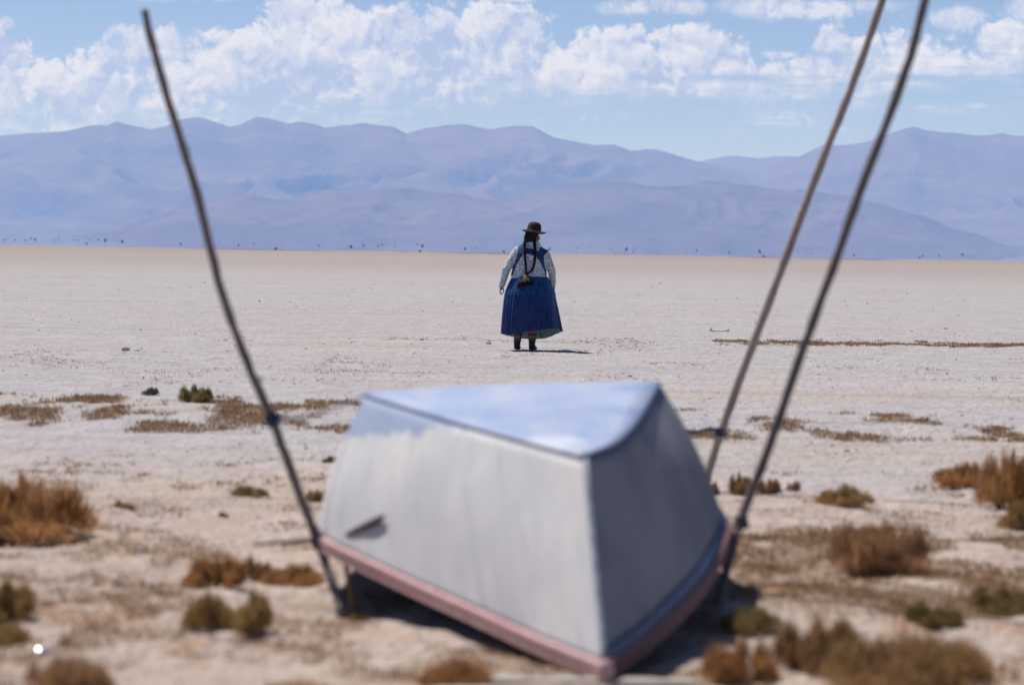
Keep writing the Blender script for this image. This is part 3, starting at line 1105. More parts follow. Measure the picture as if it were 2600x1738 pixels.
def stocking_mat():
    m_, t = material('patterned_stocking')
    tcn = t.n('ShaderNodeTexCoord')
    x, y, z = t.sep(tcn.outputs['Object'])
    fr = t.m('FRACT', t.m('MULTIPLY', z, 14.0))
    zig = t.m('ABSOLUTE', t.m('SUBTRACT', t.m('FRACT', t.m('MULTIPLY', x, 40.0)), 0.5))
    k = t.smooth(t.m('ADD', fr, t.m('MULTIPLY', zig, 0.7)), 0.62, 0.72)
    hi_ = t.smooth(z, 0.13, 0.16)
    c = t.mix(k, (0.035, 0.025, 0.022), (0.10, 0.06, 0.045))
    ch = t.mix(k, (0.20, 0.155, 0.12), (0.10, 0.035, 0.028))
    c = t.mix(hi_, c, ch)
    bandz = t.m('MULTIPLY', t.smooth(z, 0.086, 0.090), t.smooth(z, 0.104, 0.100))
    c = t.mix(t.m('MULTIPLY', bandz, 0.8), c, (0.42, 0.34, 0.28))
    t.put(t.bs.inputs['Base Color'], c)
    t.bs.inputs['Roughness'].default_value = 0.9
    return m_


MT['skin'] = simple('brown_skin', (0.185, 0.085, 0.052), (0.225, 0.11, 0.068), 18, 0.55, 2)
MT['hair'] = simple('black_hair', (0.004, 0.003, 0.004), (0.009, 0.007, 0.008), 60, 0.6, 2, 0.4, 0.003, (4, 4, 0.5), spec=0.15)
MT['eye'] = simple('dark_eye', (0.012, 0.008, 0.006), (0.02, 0.012, 0.01), 20, 0.2, 1)
MT['felt'] = simple('dark_brown_felt', (0.014, 0.008, 0.008), (0.022, 0.012, 0.011), 40, 0.8, 3)
MT['brim'] = simple('brown_brim_felt', (0.055, 0.035, 0.025), (0.075, 0.05, 0.036), 40, 0.75, 3)
MT['band'] = simple('black_hat_band', (0.012, 0.009, 0.009), (0.02, 0.015, 0.015), 40, 0.5, 2)
MT['knit'] = knit('speckled_knit')
MT['apron'] = skirt_cloth('blue_apron_cloth', (0.006, 0.026, 0.105), (0.011, 0.044, 0.155), 0.7)
MT['skirt'] = skirt_cloth('blue_skirt_cloth', (0.003, 0.015, 0.088), (0.006, 0.030, 0.145), 0.45)
MT['yoke'] = skirt_cloth('light_blue_pleats', (0.005, 0.027, 0.115), (0.018, 0.065, 0.18), 0.38)
MT['lining'] = simple('pale_green_lining', (0.22, 0.33, 0.32), (0.33, 0.44, 0.42), 25, 0.85, 3)
MT['stock'] = stocking_mat()
MT['shoe'] = simple('black_shoe', (0.014, 0.011, 0.013), (0.028, 0.022, 0.024), 30, 0.55, 2)
MT['tassel'] = simple('dark_tassel', (0.005, 0.004, 0.004), (0.012, 0.010, 0.009), 30, 0.7, 2, spec=0.15)
MT['tassel_light'] = simple('tan_tassel_cord', (0.30, 0.25, 0.19), (0.42, 0.36, 0.28), 30, 0.6, 2)


def in_poly(x, y, poly):
    c = False
    j = len(poly) - 1
    for i in range(len(poly)):
        xi, yi = poly[i]
        xj, yj = poly[j]
        if (yi > y) != (yj > y) and x < (xj - xi) * (y - yi) / (yj - yi) + xi:
            c = not c
        j = i
    return c


def build_woman():
    gx, gy = 0.20, 35.8
    root = empty('person', (gx, gy, float(gh(gx, gy)) + 0.004))
    tag(root, 'person in brown bowler hat, speckled cardigan and wide blue skirt walking away', 'person')

    # --- the body, one continuous surface
    mb = MB()
    hc = PZ(528, 290, 0.0)
    face = Vector((0.80, 0.60, 0.0)).normalized()        # she looks ahead and to the right
    sidev = Vector((0.60, -0.80, 0.0))
    mb.ball(hc + Vector((0, 0, 0.03)), (0.078, 0.088, 0.095), 18, 14)
    mb.ball(hc + face * 0.018 + Vector((0, 0, -0.025)), (0.066, 0.066, 0.078), 16, 12)
    mb.ball(hc + face * 0.058 + Vector((0, 0, -0.068)), (0.030, 0.030, 0.022), 12, 8)      # chin
    mb.cone(hc + face * 0.080 + Vector((0, 0, 0.015)), hc + face * 0.096 + Vector((0, 0, -0.022)), 0.010, 0.013)   # nose
    mb.ball(hc + face * 0.082 + Vector((0, 0, -0.046)), (0.017, 0.017, 0.008), 10, 6)      # lips
    for s in (-1, 1):
        mb.ball(hc + sidev * s * 0.036 + face * 0.062 + Vector((0, 0, -0.022)), 0.026, 10, 8)   # cheeks
        mb.ball(hc + sidev * s * 0.076 - face * 0.008 + Vector((0, 0, -0.005)), (0.014, 0.014, 0.028), 8, 8)   # ears
    mb.cone(hc + Vector((0, 0, -0.05)), PZ(515, 420), 0.048, 0.05)
    mb.cone(PZ(513, 490), PZ(500, 560), 0.09, 0.115)
    mb.ball(PZ(512, 450), (0.14, 0.07, 0.05), 16, 10)
    mb.cone(PZ(500, 560), PZ(495, 760), 0.13, 0.15)
    mb.ball(PZ(495, 780), (0.19, 0.16, 0.13), 18, 12)
    LS, LE, LW = PZ(378, 440, 0.0), PZ(264, 615, -0.035), PZ(214, 792, 0.015)
    RS, RE, RW = PZ(652, 475, 0.0), PZ(722, 635, -0.01), PZ(738, 792, 0.075)
    for S_, E_, W_ in ((LS, LE, LW), (RS, RE, RW)):
        mb.cone(S_, E_, 0.048, 0.038)
        mb.cone(E_, W_, 0.037, 0.024)
    hips = (PZ(420, 820), PZ(560, 820))
    ank = (PZ(372, 1385, 0.02), PZ(522, 1385, -0.02))
    knee = (PZ(392, 1130, 0.05), PZ(535, 1130, 0.03))
    for h_, k_, a_ in zip(hips, knee, ank):
        mb.cone(h_, k_, 0.085, 0.058)
        mb.cone(k_, k_.lerp(a_, 0.45), 0.054, 0.052)
        mb.cone(k_.lerp(a_, 0.45), a_, 0.050, 0.034)
        mb.cone(a_, a_ + Vector((0.01, 0.11, -0.045)), 0.032, 0.022)
    # hands: palm, four curling fingers and a thumb that closes against them
    for W_, sd, fwd_ in ((LW, 1, 0.0), (RW, -1, 0.01)):
        def q(a, b, c):
            return W_ + Vector((a * sd, b + fwd_, c))
        mb.cone(W_, q(-0.004, 0, -0.028), 0.022, 0.021)
        for yy in (-0.020, -0.004, 0.012, 0.026):
            mb.cone(q(-0.006, yy * .5, -0.022), q(-0.012, yy, -0.050), 0.012, 0.009, 3, 8)
        for yy, ln in ((-0.024, 0.84), (-0.006, 0.96), (0.011, 1.0), (0.028, 0.92)):
            a = q(-0.013, yy, -0.050)
            b = q(-0.021, yy, -0.050 - 0.030 * ln)
            c = q(-0.012, yy, -0.050 - 0.050 * ln)
            d = q(0.003, yy, -0.050 - 0.058 * ln)
            mb.cone(a, b, 0.0075, 0.0070, 3, 8)
            mb.cone(b, c, 0.0070, 0.0065, 3, 8)
            mb.cone(c, d, 0.0065, 0.0055, 3, 8)
        mb.cone(q(0.012, 0.018, -0.018), q(0.026, 0.030, -0.045), 0.011, 0.0085, 3, 8)
        mb.cone(q(0.026, 0.030, -0.045), q(0.022, 0.034, -0.075), 0.0085, 0.0075, 3, 8)
        mb.cone(q(0.022, 0.034, -0.075), q(0.012, 0.036, -0.095), 0.0072, 0.0060, 3, 8)
    body = obj('body', remeshed('body', mb, 0.0042, MT['skin'], 3), root)
    for s in (-1, 1):
        MB().ball(hc + sidev * s * 0.030 + face * 0.076 + Vector((0, 0, 0.008)), (0.010, 0.010, 0.007), 10, 8).build('eye', MT['eye'], body)

    # --- hair: close cap, two long braids, tassel
    mb = MB()
    mb.ball(hc - face * 0.012 + Vector((0, 0, 0.032)), (0.086, 0.094, 0.098), 18, 14)
    mb.ball(hc - face * 0.030 + Vector((-0.010, -0.02, -0.02)), (0.078, 0.072, 0.075), 16, 12)
    mb.cone(PZ(482, 280, -0.050), PZ(462, 338, -0.075), 0.040, 0.022)
    mb.cone(PZ(545, 280, -0.050), PZ(545, 345, -0.080), 0.044, 0.024)
    mb.ball(PZ(508, 300, -0.06), (0.06, 0.045, 0.055), 14, 10)
    hair = obj('hair', remeshed('hair', mb, 0.006, MT['hair'], 4), root)

    def Q(a, b, y):                                   # detail coordinates of the back view
        return PZ(321.6 + a * 0.436, 160.8 + b * 0.436, y)
    paths = ([Q(300, 390, -0.095), Q(290, 520, -0.120), Q(292, 640, -0.150), Q(300, 800, -0.172), Q(314, 980, -0.186), Q(322, 1140, -0.196)],
             [Q(515, 390, -0.098), Q(528, 520, -0.122), Q(532, 680, -0.152), Q(528, 820, -0.174), Q(502, 960, -0.186), Q(462, 1070, -0.194), Q(400, 1130, -0.198), Q(335, 1150, -0.200)])
    for pth in paths:
        cu = catmull(pth, 70)
        mb = MB()
        for k in range(3):
            pts = []
            for i, p in enumerate(cu):
                an = i * 0.55 + k * 2.094
                rr = 0.0095 * (1 - 0.3 * i / 69)
                pts.append(Vector(p) + Vector((math.cos(an) * rr, math.sin(an) * rr * 0.7, 0.35 * rr * math.sin(an))))
            mb.tube(pts, [0.0125 - 0.004 * i / 69 for i in range(70)], 7)
        mb.build('braid', MT['hair'], hair)
    mb = MB()
    ml = MB()
    c0 = Q(325, 1150, -0.202)
    rg = random.Random(12)
    mb.ball(c0, (0.022, 0.020, 0.026), 10, 8)
    for i in range(11):
        a = 165 + 31 * i
        e = Q(a, 1355 + 16 * math.sin(i * 1.9), -0.225 - 0.014 * math.sin(i * 2.3))
        e2 = Q(a + (a - 325) * 0.10, 1470 - abs(a - 325) * 0.12, -0.222 - 0.012 * math.sin(i * 2.3))
        (ml if i in (1, 3, 4, 6, 8) else mb).tube([c0, c0.lerp(e, 0.5) + Vector((0, -0.012, 0.004)), e], [0.006, 0.006, 0.007], 6)
        mb.cone(e, e2, 0.015, 0.019, 3, 8)
    ts = mb.build('tassel', MT['tassel'], hair)
    ml.build('tassel_cord', MT['tassel_light'], hair)

    # --- bowler hat
    hat = empty('hat')
    hat.parent = root
    hat.location = PZ(541, 252, -0.002)
    hat.rotation_euler = (R(-5), R(6.5), 0)

    def lathe(prof, seg, nm, mat, oval=1.08):
        vs, fs = [], []
        for r_, z_ in prof:
            for k in range(seg):
                an = 2 * math.pi * k / seg
                curl = 0.012 * abs(math.cos(an)) ** 2 * max(0, (r_ - 0.10) / 0.05)
                vs.append((r_ * math.cos(an), r_ * oval * math.sin(an), z_ + curl))
        for i in range(len(prof) - 1):
            for k in range(seg):
                fs.append((i * seg + k, i * seg + (k + 1) % seg, (i + 1) * seg + (k + 1) % seg, (i + 1) * seg + k))
        return obj(nm, mesh_data(nm, vs, fs, mat), hat)
    lathe([(0.080, -0.004), (0.110, -0.006), (0.140, -0.003), (0.151, 0.002), (0.153, 0.006), (0.150, 0.009), (0.138, 0.004), (0.110, 0.001), (0.090, 0.003)], 48, 'brim', MT['brim'])
    lathe([(0.092, 0.000), (0.090, 0.020), (0.088, 0.055), (0.085, 0.085), (0.078, 0.108), (0.064, 0.124), (0.044, 0.133), (0.020, 0.137), (0.001, 0.138)], 40, 'crown', MT['felt'])
    lathe([(0.0935, 0.004), (0.0935, 0.026), (0.0915, 0.028)], 40, 'hat_band', MT['band'])

    # --- cardigan
    mb = MB()
    rows = [(336, 526, 70, .078, -.010), (352, 524, 80, .082, -.008), (366, 521, 96, .086, -.006), (382, 519, 116, .092, -.003), (400, 516, 138, .104, 0), (425, 513, 152, .118, 0), (470, 508, 158, .138, 0), (530, 503, 156, .148, 0.0),
            (590, 499, 160, .155, 0), (645, 496, 170, .162, 0), (690, 494, 179, .170, 0), (716, 494, 181, .172, 0)]
    seg = 48
    vs, fs = [], []
    for Yz, cx, hw, dep, cy in rows:
        c = PZ(cx, Yz, cy)
        tilt = 0.085 if Yz < 480 else 0.085 * max(0, (600 - Yz) / 120)
        for k in range(seg):
            an = 2 * math.pi * k / seg
            ca_, sa_ = math.cos(an), math.sin(an)
            xx = hw / PS * math.copysign(abs(ca_) ** 0.85, ca_)
            yy = dep * math.copysign(abs(sa_) ** 0.85, sa_)
            zz = c.z - tilt * xx - (0.018 * abs(ca_) if 360 < Yz < 440 else 0)
            vs.append((c.x + xx, c.y + yy, zz))
    nr = len(rows)
    for i in range(nr - 1):
        for k in range(seg):
            fs.append((i * seg + k, (i + 1) * seg + k, (i + 1) * seg + (k + 1) % seg, i * seg + (k + 1) % seg))
    fs.append(tuple(range(seg)))
    fs.append(tuple(range(nr * seg - 1, (nr - 1) * seg - 1, -1)))
    mb.add((vs, fs))
    for S_, E_, W_, wr in ((LS, LE, LW, 0.036), (RS, RE, RW, 0.036)):
        mb.cone(S_, S_.lerp(E_, 0.5), 0.068, 0.060)
        mb.cone(S_.lerp(E_, 0.5), E_, 0.060, 0.052)
        mid = E_.lerp(W_, 0.55)
        mb.cone(E_, mid, 0.052, 0.045)
        mb.cone(mid, E_.lerp(W_, 0.93), 0.045, wr)
        mb.cone(E_.lerp(W_, 0.93), E_.lerp(W_, 0.99), wr + 0.001, wr - 0.002)
    cm = remeshed('cardigan', mb, 0.0075, MT['knit'], 8)
    # soft folds at elbows and waist
    co = np.array([v.co[:] for v in cm.vertices])
    no = np.array([v.normal[:] for v in cm.vertices])
    f_ = vnoise(co[:, 0] * 14 + 5, co[:, 2] * 26 + co[:, 1] * 9, 91) - 0.5
    cm.vertices.foreach_set('co', (co + no * f_[:, None] * 0.008).ravel())
    cm.update()
    cardigan = obj('cardigan', cm, root)

    # --- blue apron: yoke and straps over the cardigan
    polys = [[(145, 480), (275, 440), (275, 690), (200, 775), (90, 970), (20, 1175), (-30, 1230), (-20, 1130), (75, 900), (110, 740), (138, 640)],
             [(255, 545), (500, 600), (500, 722), (255, 692)],
             [(485, 605), (600, 640), (690, 545), (830, 630), (735, 735), (722, 830), (735, 960), (800, 1190), (775, 1210), (740, 1090), (675, 935), (588, 785), (550, 735), (485, 722)]]
    keep, idx = [], {}
    av = []
    for pl in cm.polygons:
        c = pl.center
        # back to picture-plane coordinates of the figure
        dz_ = c.z - ROLL * c.x
        X1 = (c.x + ROLL * dz_) * PS + 480
        Y1 = 1440 - dz_ * PS
        a, b = (X1 - 321.6) / 0.436, (Y1 - 160.8) / 0.436
        if pl.normal.y > 0.55 and not (b < 640):
            continue
        if c.y > 0.02 and b > 560:
            continue
        if any(in_poly(a, b, p) for p in polys):
            keep.append(pl)
    for pl in keep:
        for vi in pl.vertices:
            if vi not in idx:
                idx[vi] = len(av)
                v = cm.vertices[vi]
                av.append(tuple(v.co + v.normal * 0.006))
    afs = [tuple(idx[vi] for vi in pl.vertices) for pl in keep]
    ap = obj('apron', mesh_data('apron', av, afs, MT['apron']), root)
    so = ap.modifiers.new('thickness', 'SOLIDIFY')
    so.thickness = 0.004
    so.offset = 0

    # --- pleated skirt
    SEG = 360
    hem_t = [0, 25, 45, 70, 90, 112, 135, 155, 180, 205, 225, 247, 270, 300, 330, 360]
    hem_y = [1226, 1262, 1302, 1333, 1344, 1334, 1312, 1294, 1280, 1284, 1284, 1264, 1238, 1216, 1213, 1226]
    prof = [(690, 320, 676), (705, 318, 684), (730, 303, 694), (760, 288, 706), (800, 270, 722), (850, 251, 748), (885, 241, 758), (930, 234, 766), (1000, 229, 779), (1100, 222, 799), (1200, 219, 818), (1280, 218, 832), (1350, 217, 842)]
    pY, pL, pR = (np.array(c, float) for c in zip(*prof))

    def skirt_pt(an, Yz, grow, ple, ph):
        L, R_ = np.interp(Yz, pY, pL), np.interp(Yz, pY, pR)
        cx, hw = (L + R_) / 2, (R_ - L) / 2 / PS
        ca_, sa_ = math.cos(an), math.sin(an)
        dep = hw * (0.90 if Yz > 800 else 0.80 + 0.1 * (Yz - 690) / 110)
        w_ = an * 34 + ph + 1.4 * math.sin(an * 3 + 1) + 0.9 * math.sin(an * 7)
        tri = math.asin(math.sin(w_)) / 1.5708
        k = 1 + ple * (tri * (0.45 + 0.4 * math.sin(an * 5 + 1)) + 1.1 * math.sin(an * 9 + 2 + ph * 0.8 + 0.8 * math.sin(an * 4)) * (0.6 + 0.4 * math.sin(an * 2))) + grow / hw
        c = PZ(cx, Yz)
        return Vector((c.x + hw * ca_ * k, dep * sa_ * k, c.z))

    def skirt_mesh(y0, y1, rows_, grow, ple0, ple1, to_hem, slant):
        vs, fs = [], []
        for j in range(rows_):
            f_ = j / (rows_ - 1)
            for i in range(SEG):
                an = 2 * math.pi * i / SEG
                ye = np.interp(math.degrees(an), hem_t, hem_y) if to_hem else y1
                Yz = y0 + (ye - y0) * f_
                vs.append(skirt_pt(an, Yz, grow, ple0 + (ple1 - ple0) * f_, slant * f_))
        for j in range(rows_ - 1):
            for i in range(SEG):
                fs.append((j * SEG + i, (j + 1) * SEG + i, (j + 1) * SEG + (i + 1) % SEG, j * SEG + (i + 1) % SEG))
        return vs, fs
    sv, sf = skirt_mesh(866, 0, 30, -0.002, 0.014, 0.066, True, 2.6)
    skirt = obj('skirt', mesh_data('skirt', sv, sf, MT['skirt']), root)
    yv, yf = skirt_mesh(694, 884, 14, 0.002, 0.016, 0.026, False, 0.0)
    obj('hip_pleats', mesh_data('hip_pleats', yv, yf, MT['yoke']), skirt)
    lv, lf = skirt_mesh(900, 0, 22, -0.014, 0.012, 0.064, True, 2.6)
    obj('lining', mesh_data('lining', lv, [f[::-1] for f in lf], MT['lining']), skirt)

    # --- stockings and shoes
    for k_, a_, sx in ((knee[0], ank[0], 0.004), (knee[1], ank[1], 0.012)):
        mb = MB()
        pts = [k_.lerp(a_, t_) for t_ in (0.25, 0.4, 0.55, 0.7, 0.85, 0.97, 1.04)]
        mb.tube(pts, [0.057, 0.058, 0.056, 0.051, 0.045, 0.041, 0.040], 20)
        mb.build('stocking', MT['stock'], root)
        mb = MB()
        base = Vector((a_.x, a_.y, 0))
        mb.cone(base + Vector((0, -0.01, 0.085)), base + Vector((0, -0.005, 0.05)), 0.043, 0.042)
        mb.ball(base + Vector((0, -0.01, 0.036)), (0.042, 0.050, 0.036), 14, 10)
        mb.cone(base + Vector((0, 0.0, 0.036)), base + Vector((sx * 3.2, 0.13, 0.028)), 0.038, 0.027)
        mb.ball(base + Vector((sx * 2, 0.09, 0.022)), (0.046, 0.09, 0.020), 14, 8)
        mb.ball(base + Vector((sx * 0.5, -0.008, 0.012)), (0.040, 0.046, 0.012), 14, 8)
        obj('shoe', remeshed('shoe', mb, 0.006, MT['shoe'], 3), root)
    return root


build_woman()

# ------------------------------------------------------------------ shrubs
FOL = {
    'orange': leafy('rusty_shrub', [(0.171, 0.091, 0.041), (0.420, 0.226, 0.101), (0.621, 0.365, 0.176), (0.466, 0.292, 0.121)], trans=0.5),
    'brown': leafy('brown_shrub', [(0.173, 0.101, 0.060), (0.406, 0.245, 0.144), (0.579, 0.364, 0.213), (0.453, 0.295, 0.144)], trans=0.5),
    'olive': leafy('olive_shrub', [(0.159, 0.109, 0.049), (0.397, 0.267, 0.117), (0.587, 0.393, 0.182), (0.412, 0.309, 0.117)], trans=0.5),
    'green': leafy('green_shrub', [(0.113, 0.097, 0.039), (0.270, 0.220, 0.092), (0.406, 0.303, 0.138), (0.420, 0.275, 0.125)], trans=0.5),
    'brownolive': leafy('brown_olive_shrub', [(0.163, 0.102, 0.055), (0.406, 0.254, 0.130), (0.552, 0.357, 0.189), (0.357, 0.262, 0.111)], trans=0.5),
    'tan': leafy('tan_shrub', [(0.191, 0.120, 0.072), (0.383, 0.248, 0.160), (0.510, 0.351, 0.239)]),
    'yellowgreen': leafy('yellow_green_shrub', [(0.102, 0.087, 0.023), (0.246, 0.217, 0.058), (0.348, 0.290, 0.087)]),
    'grey': leafy('grey_green_shrub', [(0.087, 0.080, 0.051), (0.203, 0.174, 0.116), (0.290, 0.246, 0.174)]),
}
MT['stem'] = simple('shrub_stem', (0.05, 0.035, 0.025), (0.09, 0.065, 0.045), 20, 0.9, 2)


def shrub_meshes(seed, n, clumps, spread, thin):
    """foliage and stem verts/faces for a shrub of unit width and height"""
    rg = random.Random(seed)
    cl_ = []
    for k in range(clumps):
        an = rg.uniform(0, 6.283)
        d = spread * math.sqrt(rg.random()) if k else 0.0
        r_ = rg.uniform(0.11, 0.21) if clumps < 25 else rg.uniform(0.08, 0.20)
        cl_.append((d * math.cos(an), d * math.sin(an), r_, rg.uniform(0.50, 1.0) * (1 - 0.30 * (d / 0.42) ** 2)))
    vs, fs = [], []
    tot = sum(c[2] ** 2 for c in cl_)
    for cx, cy, cr_, ch_ in cl_:
        for _ in range(int(n * cr_ ** 2 / tot)):
            an = rg.uniform(0, 6.283)
            el = math.asin(rg.uniform(0.02, 1.0) ** 0.8)
            rr = cr_ * (rg.uniform(0.5, 1.1) if rg.random() < 0.88 else rg.uniform(1.1, 1.5))
            hole = math.sin(an * 3 + cx * 40) * math.sin(el * 5 + cy * 40)
            if hole > 0.45 and rg.random() < 0.7:
                continue
            tip = Vector((cx + rr * math.cos(el) * math.cos(an), cy + rr * math.cos(el) * math.sin(an), ch_ * rg.uniform(0.70, 1.08) * math.sin(el) ** 0.55))
            inn = rg.uniform(0.55, 0.88)
            base = Vector((cx + (tip.x - cx) * inn, cy + (tip.y - cy) * inn, tip.z * inn * 0.75))
            ax = (tip - base)
            if ax.length < 1e-3:
                continue
            ax.normalize()
            s = ax.cross(Vector((rg.uniform(-1, 1), rg.uniform(-1, 1), rg.uniform(-1, 1))))
            if s.length < 1e-3:
                continue
            s.normalize()
            q = ax.cross(s)
            w_ = thin * rg.uniform(0.6, 1.4)
            o = len(vs)
            mid = base.lerp(tip, 0.55)
            vs += [tuple(base + s * w_ * .5), tuple(mid - s * w_ * .6 + q * w_ * .5), tuple(mid + s * w_ * .6 - q * w_ * .5), tuple(tip)]
            fs += [(o, o + 1, o + 2), (o + 1, o + 3, o + 2), (o, o + 2, o + 3)]
    st = MB()
    for k in range(24):
        cx, cy, cr_, ch_ = cl_[k % len(cl_)]
        an = rg.uniform(0, 6.283)
        e = Vector((cx + cr_ * .55 * math.cos(an), cy + cr_ * .55 * math.sin(an), ch_ * rg.uniform(.45, .7)))
        b = Vector((cx * .6, cy * .6, -0.05))
        st.tube([b, b.lerp(e, .5) + Vector((rg.uniform(-.03, .03), rg.uniform(-.03, .03), .03)), e], [0.018, 0.012, 0.005], 4)
    return vs, fs, st


SHR = [shrub_meshes(401, 7000, 16, 0.40, 0.0075), shrub_meshes(402, 7000, 13, 0.38, 0.0075), shrub_meshes(403, 6500, 20, 0.42, 0.0075),
       shrub_meshes(404, 6500, 12, 0.36, 0.008), shrub_meshes(405, 1500, 6, 0.34, 0.008), shrub_meshes(406, 15000, 30, 0.42, 0.0045)]
STEM_D = [s[2].data('stem', MT['stem']) for s in SHR]
FOL_D = {}


def shrub(kind, shape, x, y, w_, h_, label, rz):
    key = (kind, shape)
    if key not in FOL_D:
        FOL_D[key] = mesh_data('foliage', SHR[shape][0], SHR[shape][1], FOL[kind], False)
    root = empty('shrub', (x, y, float(gh(x, y)) - 0.012), rz)
    root.scale = (w_, w_, h_)
    tag(root, label, 'shrub', 'low shrubs on the plain')
    obj('foliage', FOL_D[key], root)
    obj('stem', STEM_D[shape], root)
    return root


SHRUBS = [
    ('orange', 5, -2.26, 12.80, 0.82, 0.33, 'large rusty brown shrub at the left edge of the picture'),
    ('green', 0, -2.57, 23.05, 0.28, 0.175, 'dark green shrub in the brown strip, left of the left pole'),
    ('grey', 4, -3.06, 24.15, 0.22, 0.10, 'thin grey-green tuft just left of the dark green shrub in the strip'),
    ('green', 2, -1.36, 14.88, 0.18, 0.075, 'small flat dark green shrub left of the left pole, alone on pale ground'),
    ('brown', 3, -1.92, 14.08, 0.115, 0.055, 'small dark brown tuft right of the large rusty shrub'),
    ('tan', 4, -1.41, 13.93, 0.08, 0.045, 'tiny tan tuft below the small flat dark green shrub'),
    ('brownolive', 1, -0.99, 14.67, 0.125, 0.085, 'small brown-olive tuft between the left pole and the hull'),
    ('yellowgreen', 2, -1.06, 17.2, 0.14, 0.062, 'small yellow-green cushion beside the upper left of the hull'),
    ('orange', 1, -1.14, 11.08, 0.25, 0.155, 'rusty orange shrub left of the foot of the left pole'),
    ('brown', 3, -1.02, 11.44, 0.13, 0.12, 'brown tuft between two rusty shrubs left of the left pole'),
    ('orange', 2, -0.88, 11.42, 0.25, 0.11, 'low rusty shrub right behind the left pole below the rail'),
    ('olive', 0, -1.03, 9.72, 0.19, 0.165, 'left of two olive shrubs below the rusty orange shrub'),
    ('olive', 3, -0.86, 9.60, 0.20, 0.175, 'right of two olive shrubs below the rusty orange shrub'),
    ('olive', 1, -1.79, 10.08, 0.22, 0.185, 'olive shrub cut by the left edge below the large rusty shrub'),
    ('olive', 2, -1.68, 9.42, 0.17, 0.10, 'low olive shrub at the left edge above the shiny scrap'),
    ('brown', 5, -1.28, 8.20, 0.27, 0.15, 'brown shrub in the bottom left corner below the shiny scrap'),
    ('brown', 4, -1.45, 9.30, 0.085, 0.04, 'tiny brown tuft beside the shiny scrap'),
    ('yellowgreen', 3, -0.53, 10.12, 0.12, 0.05, 'small yellow-green tuft at the foot of the left pole'),
    ('orange', 2, -0.16, 8.66, 0.21, 0.115, 'rusty tuft at the bottom edge left of the bow'),
    ('olive', 0, 1.26, 15.58, 0.135, 0.15, 'olive tuft just right of the dark pole, left of a brown one'),
    ('brown', 1, 1.43, 15.67, 0.14, 0.12, 'brown tuft just right of the dark pole, right of an olive one'),
    ('tan', 4, 1.59, 15.77, 0.12, 0.085, 'pale tan tuft left of the dark olive cushion shrub'),
    ('olive', 2, 1.75, 14.78, 0.26, 0.145, 'dark olive cushion shrub above the big brown dome shrub'),
    ('brown', 5, 1.55, 11.80, 0.43, 0.255, 'big dome of brown twigs right of the dark pole'),
    ('orange', 2, 2.58, 16.12, 0.36, 0.175, 'low rusty shrub at the left end of the right edge thicket'),
    ('orange', 5, 2.64, 14.72, 0.46, 0.36, 'tall rusty shrub of the thicket at the right edge'),
    ('olive', 1, 2.53, 13.78, 0.28, 0.20, 'olive shrub at the foot of the right edge thicket'),
    ('green', 3, 1.53, 10.24, 0.21, 0.11, 'small squat green shrub below the big brown dome shrub'),
    ('green', 0, 1.85, 10.60, 0.29, 0.13, 'dark green shrub cut by the right edge beside the squat green one'),
    ('brownolive', 1, 0.99, 9.08, 0.29, 0.225, 'brown-olive shrub standing between the rusty one and the bottom right mass'),
    ('brownolive', 5, 1.20, 8.52, 0.54, 0.20, 'broad brown-olive shrub along the bottom edge right of the boat'),
    ('orange', 0, 0.735, 8.90, 0.24, 0.18, 'rusty orange shrub beside the shadow right of the bow'),
    ('green', 2, 0.86, 10.08, 0.21, 0.115, 'dark shrub in the shade at the foot of the dark pole'),
    ('olive', 3, 1.12, 15.55, 0.075, 0.095, 'tiny olive tuft at the foot of the paler pole'),
]
for i, (kd, shp, x, y, w_, h_, lb) in enumerate(SHRUBS):
    shrub(kd, shp, x, y, w_ * 1.08, h_ * 1.08, lb, i * 1.37)


